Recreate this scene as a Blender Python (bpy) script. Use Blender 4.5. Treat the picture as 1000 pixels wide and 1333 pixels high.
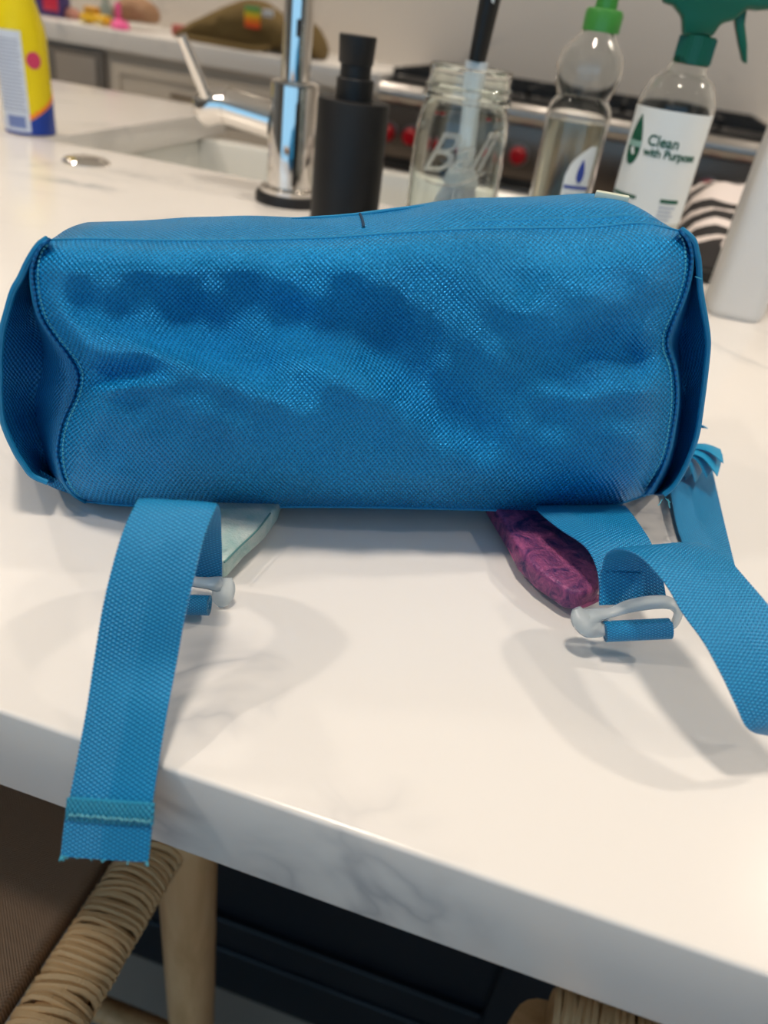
import bpy, bmesh, math, random
from mathutils import Vector, Matrix
random.seed(7)
PI = math.pi
scene = bpy.context.scene
for o in list(bpy.data.objects):
    bpy.data.objects.remove(o)

# ---------------------------------------------------------------- camera
FPX, IW, IH = 1000.0, 1000.0, 1333.0
PITCH, ROLL, YAW, CAMH = math.radians(33), math.radians(8.4), math.radians(11.8), .18
fh = Vector((-math.sin(YAW), math.cos(YAW), 0)); rh = Vector((math.cos(YAW), math.sin(YAW), 0)); UPV = Vector((0, 0, 1))
CF = fh*math.cos(PITCH) - UPV*math.sin(PITCH)
CU0 = fh*math.sin(PITCH) + UPV*math.cos(PITCH)
CR = rh*math.cos(ROLL) + CU0*math.sin(ROLL)
CU = CU0*math.cos(ROLL) - rh*math.sin(ROLL)
CC = Vector((0, 0, CAMH))
cam_data = bpy.data.cameras.new('camera')
cam = bpy.data.objects.new('camera', cam_data)
scene.collection.objects.link(cam)
cam.matrix_world = Matrix(((CR.x, CU.x, -CF.x, CC.x), (CR.y, CU.y, -CF.y, CC.y), (CR.z, CU.z, -CF.z, CC.z), (0, 0, 0, 1)))
cam_data.sensor_fit = 'VERTICAL'; cam_data.sensor_height = 36.0
cam_data.lens = 36.0*FPX/IH
cam_data.clip_start = .005; cam_data.clip_end = 60
cam_data.dof.use_dof = True; cam_data.dof.focus_distance = .285; cam_data.dof.aperture_fstop = 9.0
scene.camera = cam

# ---------------------------------------------------------------- world, exposure
world = bpy.data.worlds.new('world'); scene.world = world; world.use_nodes = True
world.node_tree.nodes['Background'].inputs[0].default_value = (.34, .68, 1.0, 1)
world.node_tree.nodes['Background'].inputs[1].default_value = 1.05
scene.view_settings.view_transform = 'Standard'
scene.view_settings.look = 'None'
scene.view_settings.exposure = 0.25
scene.view_settings.gamma = 1
scene.view_settings.use_curve_mapping = False

CEIL, FLOOR, WALLY = 1.55, -.92, 3.38
LAMPS = [(-1.50, .95, 70), (1.10, .95, 70), (-.10, .10, 66), (-2.9, .95, 40), (2.4, .95, 40), (-1.15, -.36, 48), (1.3, .12, 30)] + [(x, 2.95, 44) for x in (-2.6, -1.3, -.25, .9, 2.0)] + [(x, -1.5, 3) for x in (-1.5, .7)] + [(-2.4, 1.9, 60), (1.6, 1.9, 45)]  # unseen; overhead one placed to rake the bag, last pair added to brighten cabinets

# ---------------------------------------------------------------- helpers
def ray(px, py):
    return CF + CR*((px-IW/2)/FPX) - CU*((py-IH/2)/FPX)
def on_z(px, py, z=0.):
    d = ray(px, py); return CC + d*((z-CC.z)/d.z)
def on_y(px, py, y):
    d = ray(px, py); return CC + d*((y-CC.y)/d.y)
def at(px, py, dep):
    return CC + ray(px, py)*dep
def px_of(p):
    d = Vector(p)-CC; z = d.dot(CF); return (IW/2+FPX*d.dot(CR)/z, IH/2-FPX*d.dot(CU)/z)

ORG = {}
def thing(name, label, cat, loc=(0, 0, 0), group=None, kind=None):
    o = bpy.data.objects.new(name, None); scene.collection.objects.link(o)
    o.location = loc; o['label'] = label; o['category'] = cat; o.empty_display_size = .05
    if group: o['group'] = group
    if kind: o['kind'] = kind
    ORG[o.name] = Vector(loc)
    return o
def link(name, me, mat, parent=None, smooth=True, label=None):
    o = bpy.data.objects.new(name, me); scene.collection.objects.link(o)
    if mat is not None:
        me.materials.clear(); me.materials.append(mat)
    if parent is not None:
        org = ORG[parent.name]
        me.transform(Matrix.Translation(-org)); o.parent = parent; ORG[o.name] = org
    else:
        ORG[o.name] = Vector((0, 0, 0))
    if smooth:
        me.polygons.foreach_set('use_smooth', [True]*len(me.polygons))
        try: me.set_sharp_from_angle(angle=math.radians(38))
        except Exception: pass
    if label: o['label'] = label
    me.update()
    return o
def struct(o):
    o['kind'] = 'structure'; return o
def tag(o, label, cat, group=None, kind=None):
    o['label'] = label; o['category'] = cat
    if group: o['group'] = group
    if kind: o['kind'] = kind
    return o
def bm_mesh(bm, name='m', recalc=True):
    if recalc: bmesh.ops.recalc_face_normals(bm, faces=bm.faces[:])
    me = bpy.data.meshes.new(name); bm.to_mesh(me); bm.free(); return me
def py_mesh(vs, fs, uvs=None, recalc=False):
    me = bpy.data.meshes.new('m'); me.from_pydata([tuple(v) for v in vs], [], fs); me.update()
    if uvs:
        l = me.uv_layers.new(name='UVMap')
        for lp in me.loops: l.data[lp.index].uv = uvs[lp.vertex_index]
    return me
def add_box(bm, x0, x1, y0, y1, z0, z1, bevel=0., seg=2):
    vs = [bm.verts.new((x, y, z)) for x in (x0, x1) for y in (y0, y1) for z in (z0, z1)]
    idx = [(0, 1, 3, 2), (4, 6, 7, 5), (0, 4, 5, 1), (2, 3, 7, 6), (0, 2, 6, 4), (1, 5, 7, 3)]
    fs = [bm.faces.new([vs[i] for i in f]) for f in idx]
    if bevel > 0:
        es = list({e for f in fs for e in f.edges})
        bmesh.ops.bevel(bm, geom=es, offset=bevel, segments=seg, profile=.5, affect='EDGES')
def box(x0, x1, y0, y1, z0, z1, bevel=0., seg=2):
    bm = bmesh.new(); add_box(bm, x0, x1, y0, y1, z0, z1, bevel, seg); return bm_mesh(bm)
def prism(poly, axis, a0, a1, bevel=0., seg=2):
    """poly of 2D points extruded along axis 'z' (xy pts), 'y' (xz pts) or 'x' (yz pts)"""
    def mk(p, t):
        return {'z': (p[0], p[1], t), 'y': (p[0], t, p[1]), 'x': (t, p[0], p[1])}[axis]
    bm = bmesh.new()
    a = [bm.verts.new(mk(p, a0)) for p in poly]; b = [bm.verts.new(mk(p, a1)) for p in poly]
    bm.faces.new(a); bm.faces.new(b[::-1]); n = len(poly)
    for i in range(n): bm.faces.new((a[i], a[(i+1) % n], b[(i+1) % n], b[i]))
    bmesh.ops.recalc_face_normals(bm, faces=bm.faces[:])
    if bevel > 0:
        es = [e for e in bm.edges if e.calc_face_angle(0) > .5]
        bmesh.ops.bevel(bm, geom=es, offset=bevel, segments=seg, profile=.5, affect='EDGES', clamp_overlap=True)
    return bm_mesh(bm)
def lathe(prof, c, seg=48, sx=1., sy=1., closed=False):
    """prof: list of (r,z) ; c: centre (x,y,z)"""
    vs, fs = [], []
    n = len(prof)
    for (r, z) in prof:
        for k in range(seg):
            a = 2*PI*k/seg
            vs.append((c[0]+max(r, 1e-5)*sx*math.cos(a), c[1]+max(r, 1e-5)*sy*math.sin(a), c[2]+z))
    rng = n if closed else n-1
    for i in range(rng):
        j = (i+1) % n
        for k in range(seg):
            l = (k+1) % seg
            fs.append((i*seg+k, i*seg+l, j*seg+l, j*seg+k))
    me = py_mesh(vs, fs)
    bm = bmesh.new(); bm.from_mesh(me); bmesh.ops.remove_doubles(bm, verts=bm.verts[:], dist=3e-5)
    return bm_mesh(bm)
def catmull(pts, per=6):
    out = []; n = len(pts)
    for i in range(n-1):
        p0, p1, p2, p3 = pts[max(i-1, 0)], pts[i], pts[i+1], pts[min(i+2, n-1)]
        for k in range(per):
            t = k/per
            out.append([.5*((2*b)+(-a+c)*t+(2*a-5*b+4*c-d)*t*t+(-a+3*b-3*c+d)*t**3) for a, b, c, d in zip(p0, p1, p2, p3)])
    out.append(list(pts[-1])); return out
def tube(pts, r, seg=10, per=5, cap=True, raw=False, flat=1.):
    """tube along points; r number or list"""
    n0 = len(pts)
    rr = r if isinstance(r, (list, tuple)) else [r]*n0
    P = [list(p)+[q] for p, q in zip(pts, rr)]
    P = P if per <= 1 else catmull(P, per)
    vs, fs = [], []
    prev = None
    m = len(P)
    for i, q in enumerate(P):
        p = Vector(q[:3]); a = Vector(P[max(i-1, 0)][:3]); b = Vector(P[min(i+1, m-1)][:3])
        t = (b-a).normalized()
        if prev is None:
            s = t.cross(UPV)
            if s.length < .1: s = t.cross(Vector((1, 0, 0)))
            s.normalize()
        else:
            s = prev - t*prev.dot(t)
            s.normalize()
        prev = s; u = s.cross(t)
        for k in range(seg):
            an = 2*PI*k/seg
            vs.append(p + s*(math.cos(an)*q[3]) + u*(math.sin(an)*q[3]*flat))
    for i in range(m-1):
        for k in range(seg):
            l = (k+1) % seg
            fs.append((i*seg+k, i*seg+l, (i+1)*seg+l, (i+1)*seg+k))
    if cap:
        fs.append(tuple(range(seg))[::-1]); fs.append(tuple(range((m-1)*seg, m*seg)))
    if raw: return vs, fs
    me = py_mesh(vs, fs); bm = bmesh.new(); bm.from_mesh(me); return bm_mesh(bm)
def join(parts):
    vs, fs = [], []
    for v, f in parts:
        o = len(vs); vs += v; fs += [tuple(i+o for i in q) for q in f]
    return py_mesh(vs, fs)
def ribbon(rows, th=.0012, per=8, cols=10, crown=0.):
    """rows: (A, B) edge points as Vectors. returns a thick ribbon with metric UVs"""
    R = catmull([list(a)+list(b) for a, b in rows], per)
    R = [(Vector(q[:3]), Vector(q[3:])) for q in R]
    m = len(R); L = [0.]
    for i in range(1, m):
        L.append(L[-1] + (((R[i][0]+R[i][1])-(R[i-1][0]+R[i-1][1]))*.5).length)
    vs, uv, fs = [], [], []
    N = []
    for i, (a, b) in enumerate(R):
        a0, b0 = R[max(i-1, 0)]; a1, b1 = R[min(i+1, m-1)]
        t = ((a1+b1)-(a0+b0)).normalized(); w = (b-a).normalized()
        n = w.cross(t).normalized(); N.append(n)
    for side in (1, -1):
        for i, (a, b) in enumerate(R):
            for k in range(cols+1):
                s = k/cols
                ed = 1-abs(2*s-1)**6*.6
                vs.append(a.lerp(b, s) + N[i]*(side*th*.5*ed + crown*(1-(2*s-1)**2)))
                uv.append((s*(b-a).length, L[i]))
    w = cols+1; off = m*w
    for i in range(m-1):
        for k in range(cols):
            q = (i*w+k, i*w+k+1, (i+1)*w+k+1, (i+1)*w+k)
            fs.append(q); fs.append(tuple(off+j for j in q[::-1]))
        fs.append((i*w, (i+1)*w, off+(i+1)*w, off+i*w)); fs.append((i*w+cols, off+i*w+cols, off+(i+1)*w+cols, (i+1)*w+cols))
    for k in range(cols):
        fs.append((k, off+k, off+k+1, k+1)); j = (m-1)*w
        fs.append((j+k, j+k+1, off+j+k+1, off+j+k))
    return py_mesh(vs, fs, uv)
def on_cyl(poly_me, c, r, ang0, sx=1., sy=1.):
    """wrap a flat mesh (x across, y up) on a cylinder; x=0 faces angle ang0"""
    for v in poly_me.vertices:
        x, y, z = v.co
        a = ang0 + x/r
        v.co = (c[0]+(r*sx+z)*math.cos(a), c[1]+(r*sy+z)*math.sin(a), c[2]+y)
    return poly_me
def flat_grid(x0, x1, y0, y1, nx, ny, th=.0002, edge=None):
    bm = bmesh.new()
    def P(i, j, z):
        x = x0+(x1-x0)*i/nx; y = y0+(y1-y0)*j/ny
        if edge: x, y = edge(x, y, i/nx, j/ny)
        return (x, y, z)
    g = [[bm.verts.new(P(i, j, th)) for j in range(ny+1)] for i in range(nx+1)]
    for i in range(nx):
        for j in range(ny): bm.faces.new((g[i][j], g[i+1][j], g[i+1][j+1], g[i][j+1]))
    r = bmesh.ops.extrude_face_region(bm, geom=bm.faces[:])
    for v in r['geom']:
        if isinstance(v, bmesh.types.BMVert): v.co.z = -th
    return bm_mesh(bm)
def text_mesh(body, size, shear=0., depth=.0002, align='CENTER', spacing=1., offset=0.):
    cu = bpy.data.curves.new('t', 'FONT'); cu.body = body; cu.size = size; cu.shear = shear
    cu.extrude = depth; cu.align_x = align; cu.resolution_u = 4; cu.space_character = spacing; cu.offset = offset
    o = bpy.data.objects.new('t', cu); scene.collection.objects.link(o)
    dg = bpy.context.evaluated_depsgraph_get(); dg.update()
    me = bpy.data.meshes.new_from_object(o.evaluated_get(dg)); me = me.copy()
    bpy.data.objects.remove(o); bpy.data.curves.remove(cu)
    return me

# ---------------------------------------------------------------- materials
def mat(name, col=(.5, .5, .5), rough=.5, metal=0., spec=.5, trans=0., ior=1.45, emis=None, es=0., coat=0., sheen=0., sss=0.):
    m = bpy.data.materials.new(name); m.use_nodes = True
    b = m.node_tree.nodes['Principled BSDF']
    b.inputs['Base Color'].default_value = (*col, 1); b.inputs['Roughness'].default_value = rough
    b.inputs['Metallic'].default_value = metal; b.inputs['Specular IOR Level'].default_value = spec
    b.inputs['Transmission Weight'].default_value = trans; b.inputs['IOR'].default_value = ior
    b.inputs['Coat Weight'].default_value = coat
    b.inputs['Sheen Weight'].default_value = sheen
    if sss: b.inputs['Subsurface Weight'].default_value = sss; b.inputs['Subsurface Radius'].default_value = (.01, .01, .01)
    if emis: b.inputs['Emission Color'].default_value = (*emis, 1); b.inputs['Emission Strength'].default_value = es
    return m
class NT:
    def __init__(s, m): s.t = m.node_tree; s.n = s.t.nodes; s.l = s.t.links; s.b = s.n['Principled BSDF']
    def new(s, t, **k):
        x = s.n.new(t)
        for a, v in k.items(): setattr(x, a, v)
        return x
    def put(s, v, sock):
        if hasattr(v, 'is_output') or isinstance(v, bpy.types.NodeSocket): s.l.new(v, sock)
        else: sock.default_value = v
    def math(s, op, a, b=None, c=None):
        x = s.new('ShaderNodeMath', operation=op); s.put(a, x.inputs[0])
        if b is not None: s.put(b, x.inputs[1])
        if c is not None: s.put(c, x.inputs[2])
        return x.outputs[0]
    def noise(s, vec, scale, detail=3, rough=.5, dist=0.):
        x = s.new('ShaderNodeTexNoise'); x.inputs['Scale'].default_value = scale; x.inputs['Detail'].default_value = detail
        x.inputs['Roughness'].default_value = rough; x.inputs['Distortion'].default_value = dist
        if vec is not None: s.l.new(vec, x.inputs['Vector'])
        return x.outputs[0]
    def ramp(s, fac, stops, interp='LINEAR'):
        x = s.new('ShaderNodeValToRGB'); s.l.new(fac, x.inputs[0]); e = x.color_ramp.elements; x.color_ramp.interpolation = interp
        while len(e) < len(stops): e.new(.5)
        for i, (p, c) in enumerate(stops):
            e[i].position = p; e[i].color = (*c, 1) if len(c) == 3 else c
        return x.outputs[0]
    def mix(s, fac, a, b):
        x = s.new('ShaderNodeMix', data_type='RGBA'); s.put(fac, x.inputs[0]); 
        s.put(a if not isinstance(a, tuple) else (*a, 1), x.inputs[6]); s.put(b if not isinstance(b, tuple) else (*b, 1), x.inputs[7])
        return x.outputs[2]
    def bump(s, h, dist=.001, strength=1.):
        x = s.new('ShaderNodeBump'); x.inputs['Strength'].default_value = strength; x.inputs['Distance'].default_value = dist
        s.l.new(h, x.inputs['Height']); s.l.new(x.outputs[0], s.b.inputs['Normal']); return x
    def coord(s, k='Object'): return s.new('ShaderNodeTexCoord').outputs[k]
    def uv(s):
        u = s.coord('UV'); x = s.new('ShaderNodeSeparateXYZ'); s.l.new(u, x.inputs[0]); return x.outputs[0], x.outputs[1], u
    def scaled(s, vec, sc, rot=(0, 0, 0)):
        x = s.new('ShaderNodeMapping'); x.inputs['Scale'].default_value = sc; x.inputs['Rotation'].default_value = rot; s.l.new(vec, x.inputs[0]); return x.outputs[0]

def marble(name, base, vein, scale=1.6, thresh=.012, strength=.8, rough=.16, spots=()):
    m = mat(name, base, rough, spec=.5); t = NT(m); c = t.coord()
    n1 = t.noise(c, scale, 5, .6, .9)
    v1 = t.math('ABSOLUTE', t.math('SUBTRACT', n1, .5))
    f1 = t.ramp(v1, [(0, (1, 1, 1)), (thresh, (.35, .35, .35)), (thresh*4, (0, 0, 0))])
    msk = t.ramp(t.noise(c, scale*1.3+.7, 2), [(.5, (0, 0, 0)), (.64, (1, 1, 1))])
    blotch = t.ramp(t.noise(c, scale*3, 4, .6, 1.4), [(.55, (0, 0, 0)), (.8, (.5, .5, .5))])
    fac = t.math('MULTIPLY', t.math('MAXIMUM', f1, blotch), msk)
    fac = t.math('MULTIPLY', fac, strength)
    if spots:
        sw = t.ramp(t.math('ABSOLUTE', t.math('SUBTRACT', t.noise(c, 13, 2.5, .5, 2.6), .5)), [(0, (.75, .75, .75)), (.04, (.5, .5, .5)), (.10, (.22, .22, .22)), (.2, (0, 0, 0))])
        for (x, y, z, r) in spots:
            d = t.new('ShaderNodeVectorMath', operation='DISTANCE'); t.l.new(c, d.inputs[0]); d.inputs[1].default_value = (x, y, z)
            mk = t.ramp(t.math('DIVIDE', d.outputs[1], r), [(.35, (1, 1, 1)), (1., (0, 0, 0))])
            fac = t.math('MAXIMUM', fac, t.math('MULTIPLY', t.math('MULTIPLY', sw, mk), .8))
    spk = t.ramp(t.noise(c, 900, 1), [(.0, (.97, .97, .97)), (1., (1.03, 1.03, 1.03))])
    col = t.mix(fac, base, vein)
    t.l.new(col, t.b.inputs['Base Color'])
    return m
M = {}
M['quartz'] = marble('white_quartz', (.80, .775, .745), (.30, .32, .36), 3.2, .010, .75, .19, [(-.015, -.585, -.030, .042), (-.075, -.582, -.025, .018), (.27, -.10, 0, .14), (-.08, -.545, 0, .028), (.7, .3, 0, .3)])
M['splash'] = marble('backsplash_stone', (.66, .61, .55), (.45, .42, .39), 1.3, .010, .6, .25)
M['wall'] = mat('painted_wall', (.55, .52, .48), .7)
M['ceiling'] = mat('ceiling_paint', (.8, .78, .75), .8)
M['cab'] = mat('greige_cabinet_paint', (.60, .54, .465), .45)
M['navy'] = mat('navy_black_cabinet_paint', (.006, .009, .016), .45)
M['chrome'] = mat('chrome', (.80, .77, .73), .06, 1.)
M['steel'] = mat('brushed_steel', (.50, .48, .46), .28, 1.)
M['black'] = mat('matte_black', (.006, .006, .0065), .5)
M['iron'] = mat('cast_iron', (.012, .012, .013), .5)
M['bronze'] = mat('bronze', (.20, .14, .08), .35, .8)
M['red'] = mat('red_knob', (.42, .004, .012), .3)
M['glass'] = mat('jar_glass', (.95, .99, .96), .02, 0, .5, 1., 1.48)
M['clear'] = mat('clear_plastic', (.96, .97, .96), .04, 0, .5, 1., 1.3)
M['liquid'] = mat('pale_soap', (.93, .93, .78), .05, 0, .5, 1., 1.34)
M['water'] = mat('clear_cleaner', (.96, .96, .95), .02, 0, .5, 1., 1.33)
M['ceramic'] = mat('white_fireclay', (.78, .78, .74), .12)
M['gdark'] = mat('dark_green_plastic', (.003, .10, .055), .3)
M['glight'] = mat('light_green_plastic', (.06, .27, .05), .3)
M['white'] = mat('white_plastic', (.78, .78, .77), .35, sss=.1)
M['label'] = mat('white_label', (.78, .80, .78), .35)
M['greenink'] = mat('green_ink', (.004, .09, .045), .4)
M['blueink'] = mat('blue_ink', (.03, .06, .32), .4)
M['greyink'] = mat('grey_ink', (.30, .34, .46), .5)
M['yellow'] = mat('yellow_can_paint', (.86, .68, .01), .25, .1)
M['pink'] = mat('magenta_ink', (.62, .05, .14), .4)
M['orange'] = mat('orange_ink', (.9, .25, .02), .4)
M['canblue'] = mat('blue_can_paint', (.01, .05, .36), .25)
M['brush'] = mat('brush_white', (.72, .76, .78), .35, sss=.1)
M['bristle'] = mat('brush_bristle', (.9, .9, .92), .5)
M['dustblk'] = mat('black_rubber', (.01, .01, .01), .6)
M['frost'] = mat('frosted_plastic', (.80, .86, .88), .25, 0, .5, .55, 1.3)
M['metaltrim'] = mat('lamp_trim', (.8, .8, .8), .4)
M['lamp'] = mat('lamp_glow', (1, 1, 1), .5, emis=(1, .86, .68), es=14)

def weave_mat(name, col, dark, period=.0022, metal=.45, rough=.42, bumpd=.00035, hl=None, skew=0.):
    m = mat(name, col, rough, metal, .6); t = NT(m); u, v, uvv = t.uv()
    nz = t.noise(uvv, 60, 2)
    k = 2*PI/period
    uu = t.math('ADD', u, t.math('MULTIPLY', nz, .003))
    su = t.math('SINE', t.math('MULTIPLY', uu, k)); sv = t.math('SINE', t.math('MULTIPLY', v, k*.92))
    h = t.math('MULTIPLY', su, sv)
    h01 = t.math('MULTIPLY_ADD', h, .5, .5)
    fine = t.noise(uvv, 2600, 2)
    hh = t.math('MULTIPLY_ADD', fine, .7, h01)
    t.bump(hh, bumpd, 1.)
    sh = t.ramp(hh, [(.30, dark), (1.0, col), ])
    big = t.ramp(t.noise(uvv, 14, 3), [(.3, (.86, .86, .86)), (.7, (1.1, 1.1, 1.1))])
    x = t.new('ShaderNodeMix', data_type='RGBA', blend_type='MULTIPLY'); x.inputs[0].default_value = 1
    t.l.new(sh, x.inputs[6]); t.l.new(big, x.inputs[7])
    t.l.new(x.outputs[2], t.b.inputs['Base Color'])
    t.l.new(t.ramp(fine, [(.35, (rough-.14,)*3), (.65, (rough+.12,)*3)]), t.b.inputs['Roughness'])
    return m
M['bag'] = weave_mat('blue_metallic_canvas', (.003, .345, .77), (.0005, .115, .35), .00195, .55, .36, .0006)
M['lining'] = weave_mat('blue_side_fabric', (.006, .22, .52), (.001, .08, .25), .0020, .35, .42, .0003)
def webbing_mat(name):
    m = mat(name, (.01, .3, .6), .38, .15, .6); t = NT(m); u, v, uvv = t.uv()
    au = t.math('ABSOLUTE', t.math('SUBTRACT', u, .0125))
    k = 2*PI/.0012
    a = t.math('SINE', t.math('MULTIPLY', t.math('ADD', v, t.math('MULTIPLY', au, .55)), k))
    b = t.math('SINE', t.math('MULTIPLY', u, 2*PI/.00112))
    h = t.math('MULTIPLY_ADD', t.math('MULTIPLY', a, b), .5, .5)
    h = t.math('MULTIPLY_ADD', a, .25, h)
    t.bump(h, .00026, 1.)
    t.l.new(t.ramp(h, [(.1, (.001, .13, .33)), (.75, (.002, .275, .60)), (1., (.06, .52, .84))]), t.b.inputs['Base Color'])  # thread highlights put into the colour at the top of the ramp
    return m
M['web'] = webbing_mat('blue_webbing')
M['thread'] = mat('light_blue_thread', (.08, .45, .60), .6)
M['pipe'] = weave_mat('blue_piping', (.008, .28, .55), (.001, .12, .3), .0015, .2, .5, .0002)

# ================================================================ SETTING
floor_m = mat('floor_tile', (.33, .30, .28), .4)
t = NT(floor_m); n = t.noise(t.coord(), 4, 4); t.l.new(t.ramp(n, [(.3, (.42, .39, .34)), (.7, (.56, .52, .46))]), t.b.inputs['Base Color'])
fl = struct(link('floor', box(-4.3, 3.2, -2.8, WALLY+.1, FLOOR-.1, FLOOR-.012), floor_m, smooth=False))
tile_src = None
ntile = 0
for i in range(-7, 6):
    for j in range(-5, 8):
        x0, y0 = i*.6+.13, j*.6+.02
        if x0 < -4.2 or x0+.6 > 3.15 or y0 < -2.75 or y0+.6 > WALLY: continue
        if tile_src is None:
            tile_src = box(0, .596, 0, .596, -.012, 0, .0015, 1); tile_src.materials.append(floor_m)
        o = bpy.data.objects.new('tile', tile_src); scene.collection.objects.link(o); o.parent = fl; o.location = (x0, y0, FLOOR)
struct(link('ceiling', box(-4.3, 3.2, -2.8, WALLY+.1, CEIL, CEIL+.1), M['ceiling'], smooth=False))
struct(link('wall_back', box(-4.3, 3.2, WALLY, WALLY+.1, FLOOR, CEIL), M['splash'], smooth=False))
struct(link('wall_left', box(-4.3, -4.2, -2.8, WALLY, FLOOR, CEIL), M['wall'], smooth=False))
struct(link('wall_right', box(3.1, 3.2, -2.8, WALLY, FLOOR, CEIL), M['wall'], smooth=False))
bm = bmesh.new()
add_box(bm, -4.2, -2.4, -2.8, -2.7, FLOOR, CEIL); add_box(bm, 2.4, 3.1, -2.8, -2.7, FLOOR, CEIL)
add_box(bm, -2.4, 2.4, -2.8, -2.7, FLOOR, -.35); add_box(bm, -2.4, 2.4, -2.8, -2.7, 1.25, CEIL)
struct(link('wall_front', bm_mesh(bm), M['wall'], smooth=False))
bm = bmesh.new()
for x in (-2.4, -.82, .78, 2.35): add_box(bm, x, x+.05, -2.79, -2.71, -.35, 1.25)
for z in (-.35, 1.2): add_box(bm, -2.4, 2.4, -2.78, -2.72, z, z+.05)
struct(link('window_1', bm_mesh(bm), M['metaltrim'], smooth=False))

lamp_t = lathe([(.043, -.004), (.056, -.006), (.060, 0.), (.043, .0)], (0, 0, 0), 32)
lamp_d = lathe([(0, -.002), (.043, -.002)], (0, 0, 0), 32)
lamp_t.materials.append(M['metaltrim']); lamp_d.materials.append(M['lamp'])
for i, (x, y, lw) in enumerate(LAMPS):
    r = thing('ceiling_light', 'unseen round recessed ceiling downlight with white trim ring', 'ceiling light', (x, y, CEIL), 'recessed ceiling downlights')
    for nm, me in (('trim_ring', lamp_t), ('diffuser', lamp_d)):
        o = bpy.data.objects.new(nm, me); scene.collection.objects.link(o); o.parent = r
        for p in me.polygons: p.use_smooth = True
    ld = bpy.data.lights.new('downlight', 'SPOT'); ld.energy = lw*.62; ld.color = (1, .87, .73)
    ld.shadow_soft_size = .10 if (x, y) == (-.10, .10) else .05; ld.spot_size = math.radians(120); ld.spot_blend = .8
    lo = bpy.data.objects.new('downlight', ld); scene.collection.objects.link(lo); lo.parent = r; lo.location = (0, 0, -.05)

# ================================================================ ISLAND
NEAR, FAR, CUTY, SX0, SX1 = .121, 1.35, .865, -.66, .035
t_isl = thing('island_worktop', 'white quartz island worktop with soft grey veins and thick mitred front edge', 'countertop', (0, .7, 0))
poly = [(-2.2, NEAR), (1.3, NEAR), (1.3, FAR), (SX1, FAR), (SX1, CUTY), (SX0, CUTY), (SX0, FAR), (-2.2, FAR)]
link('slab', prism(poly, 'z', -.037, 0, .0016, 3), M['quartz'], t_isl)
t_sink = thing('farmhouse_sink', 'white fireclay apron sink set under the far side of the island worktop', 'sink', (-.31, 1.1, -.25))
bm = bmesh.new()
a, b_ = SX0-.012, SX1+.012
z0, z1 = -.27, -.0385
add_box(bm, a, b_, CUTY-.03, CUTY-.004, z0, z1, .004); add_box(bm, a, b_, 1.272, 1.312, z0, z1+.001, .006)
add_box(bm, a-.03, a+.002, CUTY-.03, 1.312, z0, z1, .003); add_box(bm, b_-.002, b_+.03, CUTY-.03, 1.312, z0, z1, .003)
add_box(bm, a-.03, b_+.03, CUTY-.03, 1.312, z0-.02, z0+.004, .003)
link('basin', bm_mesh(bm), M['ceramic'], t_sink)
link('drain', lathe([(0, 0), (.03, 0), (.044, .003), (.045, -.001)], (-.31, 1.1, z0+.006), 32), M['chrome'], t_sink)
t_cab = thing('island_cabinet', 'dark navy panelled island base in shadow under the worktop overhang', 'cabinet', (-.3, .75, FLOOR))
CY = .462
link('carcass', box(-2.0, 1.2, CY+.018, .83, FLOOR, -.037, 0), M['navy'], t_cab, smooth=False)
link('skirting', box(-2.0, 1.2, CY-.004, CY+.018, FLOOR, FLOOR+.10, .002, 1), M['navy'], t_cab, smooth=False)
for k, x in enumerate((-1.98, -1.26, -.56, .102, .82)):
    link('stile', box(x, x+.07, CY, CY+.018, FLOOR+.10, -.037, .002, 1), M['navy'], t_cab, smooth=False)
for k in range(4):
    xs = (-1.98, -1.26, -.56, .102, .82)
    link('rail', box(xs[k]+.07, xs[k+1], CY, CY+.018, -.13, -.037, .002, 1), M['navy'], t_cab, smooth=False)
    link('rail', box(xs[k]+.07, xs[k+1], CY, CY+.018, FLOOR+.10, FLOOR+.16, .002, 1), M['navy'], t_cab, smooth=False)
    link('panel', box(xs[k]+.07, xs[k+1], CY+.01, CY+.018, FLOOR+.16, -.13, .0, 1), M['navy'], t_cab, smooth=False)

# ================================================================ BACK RUN
BY = 2.75
t_bc = thing('base_cabinet', 'greige panelled base cabinet run under the back counter, left of the range', 'cabinet', (-2.0, 3.05, FLOOR))
link('carcass', box(-4.15, -.80, BY+.04, WALLY-.004, FLOOR, -.062), M['cab'], t_bc, smooth=False)
def shaker(name, x0, x1, z0, z1, parent, y=BY+.02, w=.055):
    bm = bmesh.new()
    add_box(bm, x0, x1, y+.008, y+.02, z0, z1)
    for q in ((x0, x1, z1-w, z1), (x0, x1, z0, z0+w), (x0, x0+w, z0+w, z1-w), (x1-w, x1, z0+w, z1-w)):
        add_box(bm, q[0], q[1], y, y+.008, q[2], q[3])
    return link(name, bm_mesh(bm), M['cab'], parent, smooth=False)
def handle(x0, x1, z, parent, y=BY+.02):
    bm = bmesh.new(); add_box(bm, x0, x1, y-.03, y-.02, z-.006, z+.006, .003); add_box(bm, x0+.01, x0+.02, y-.02, y, z-.004, z+.004); add_box(bm, x1-.02, x1-.01, y-.02, y, z-.004, z+.004)
    link('handle', bm_mesh(bm), M['bronze'], parent)
xs = [(-4.1, -3.4), (-3.38, -2.6), (-1.80, -.83)]
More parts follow.
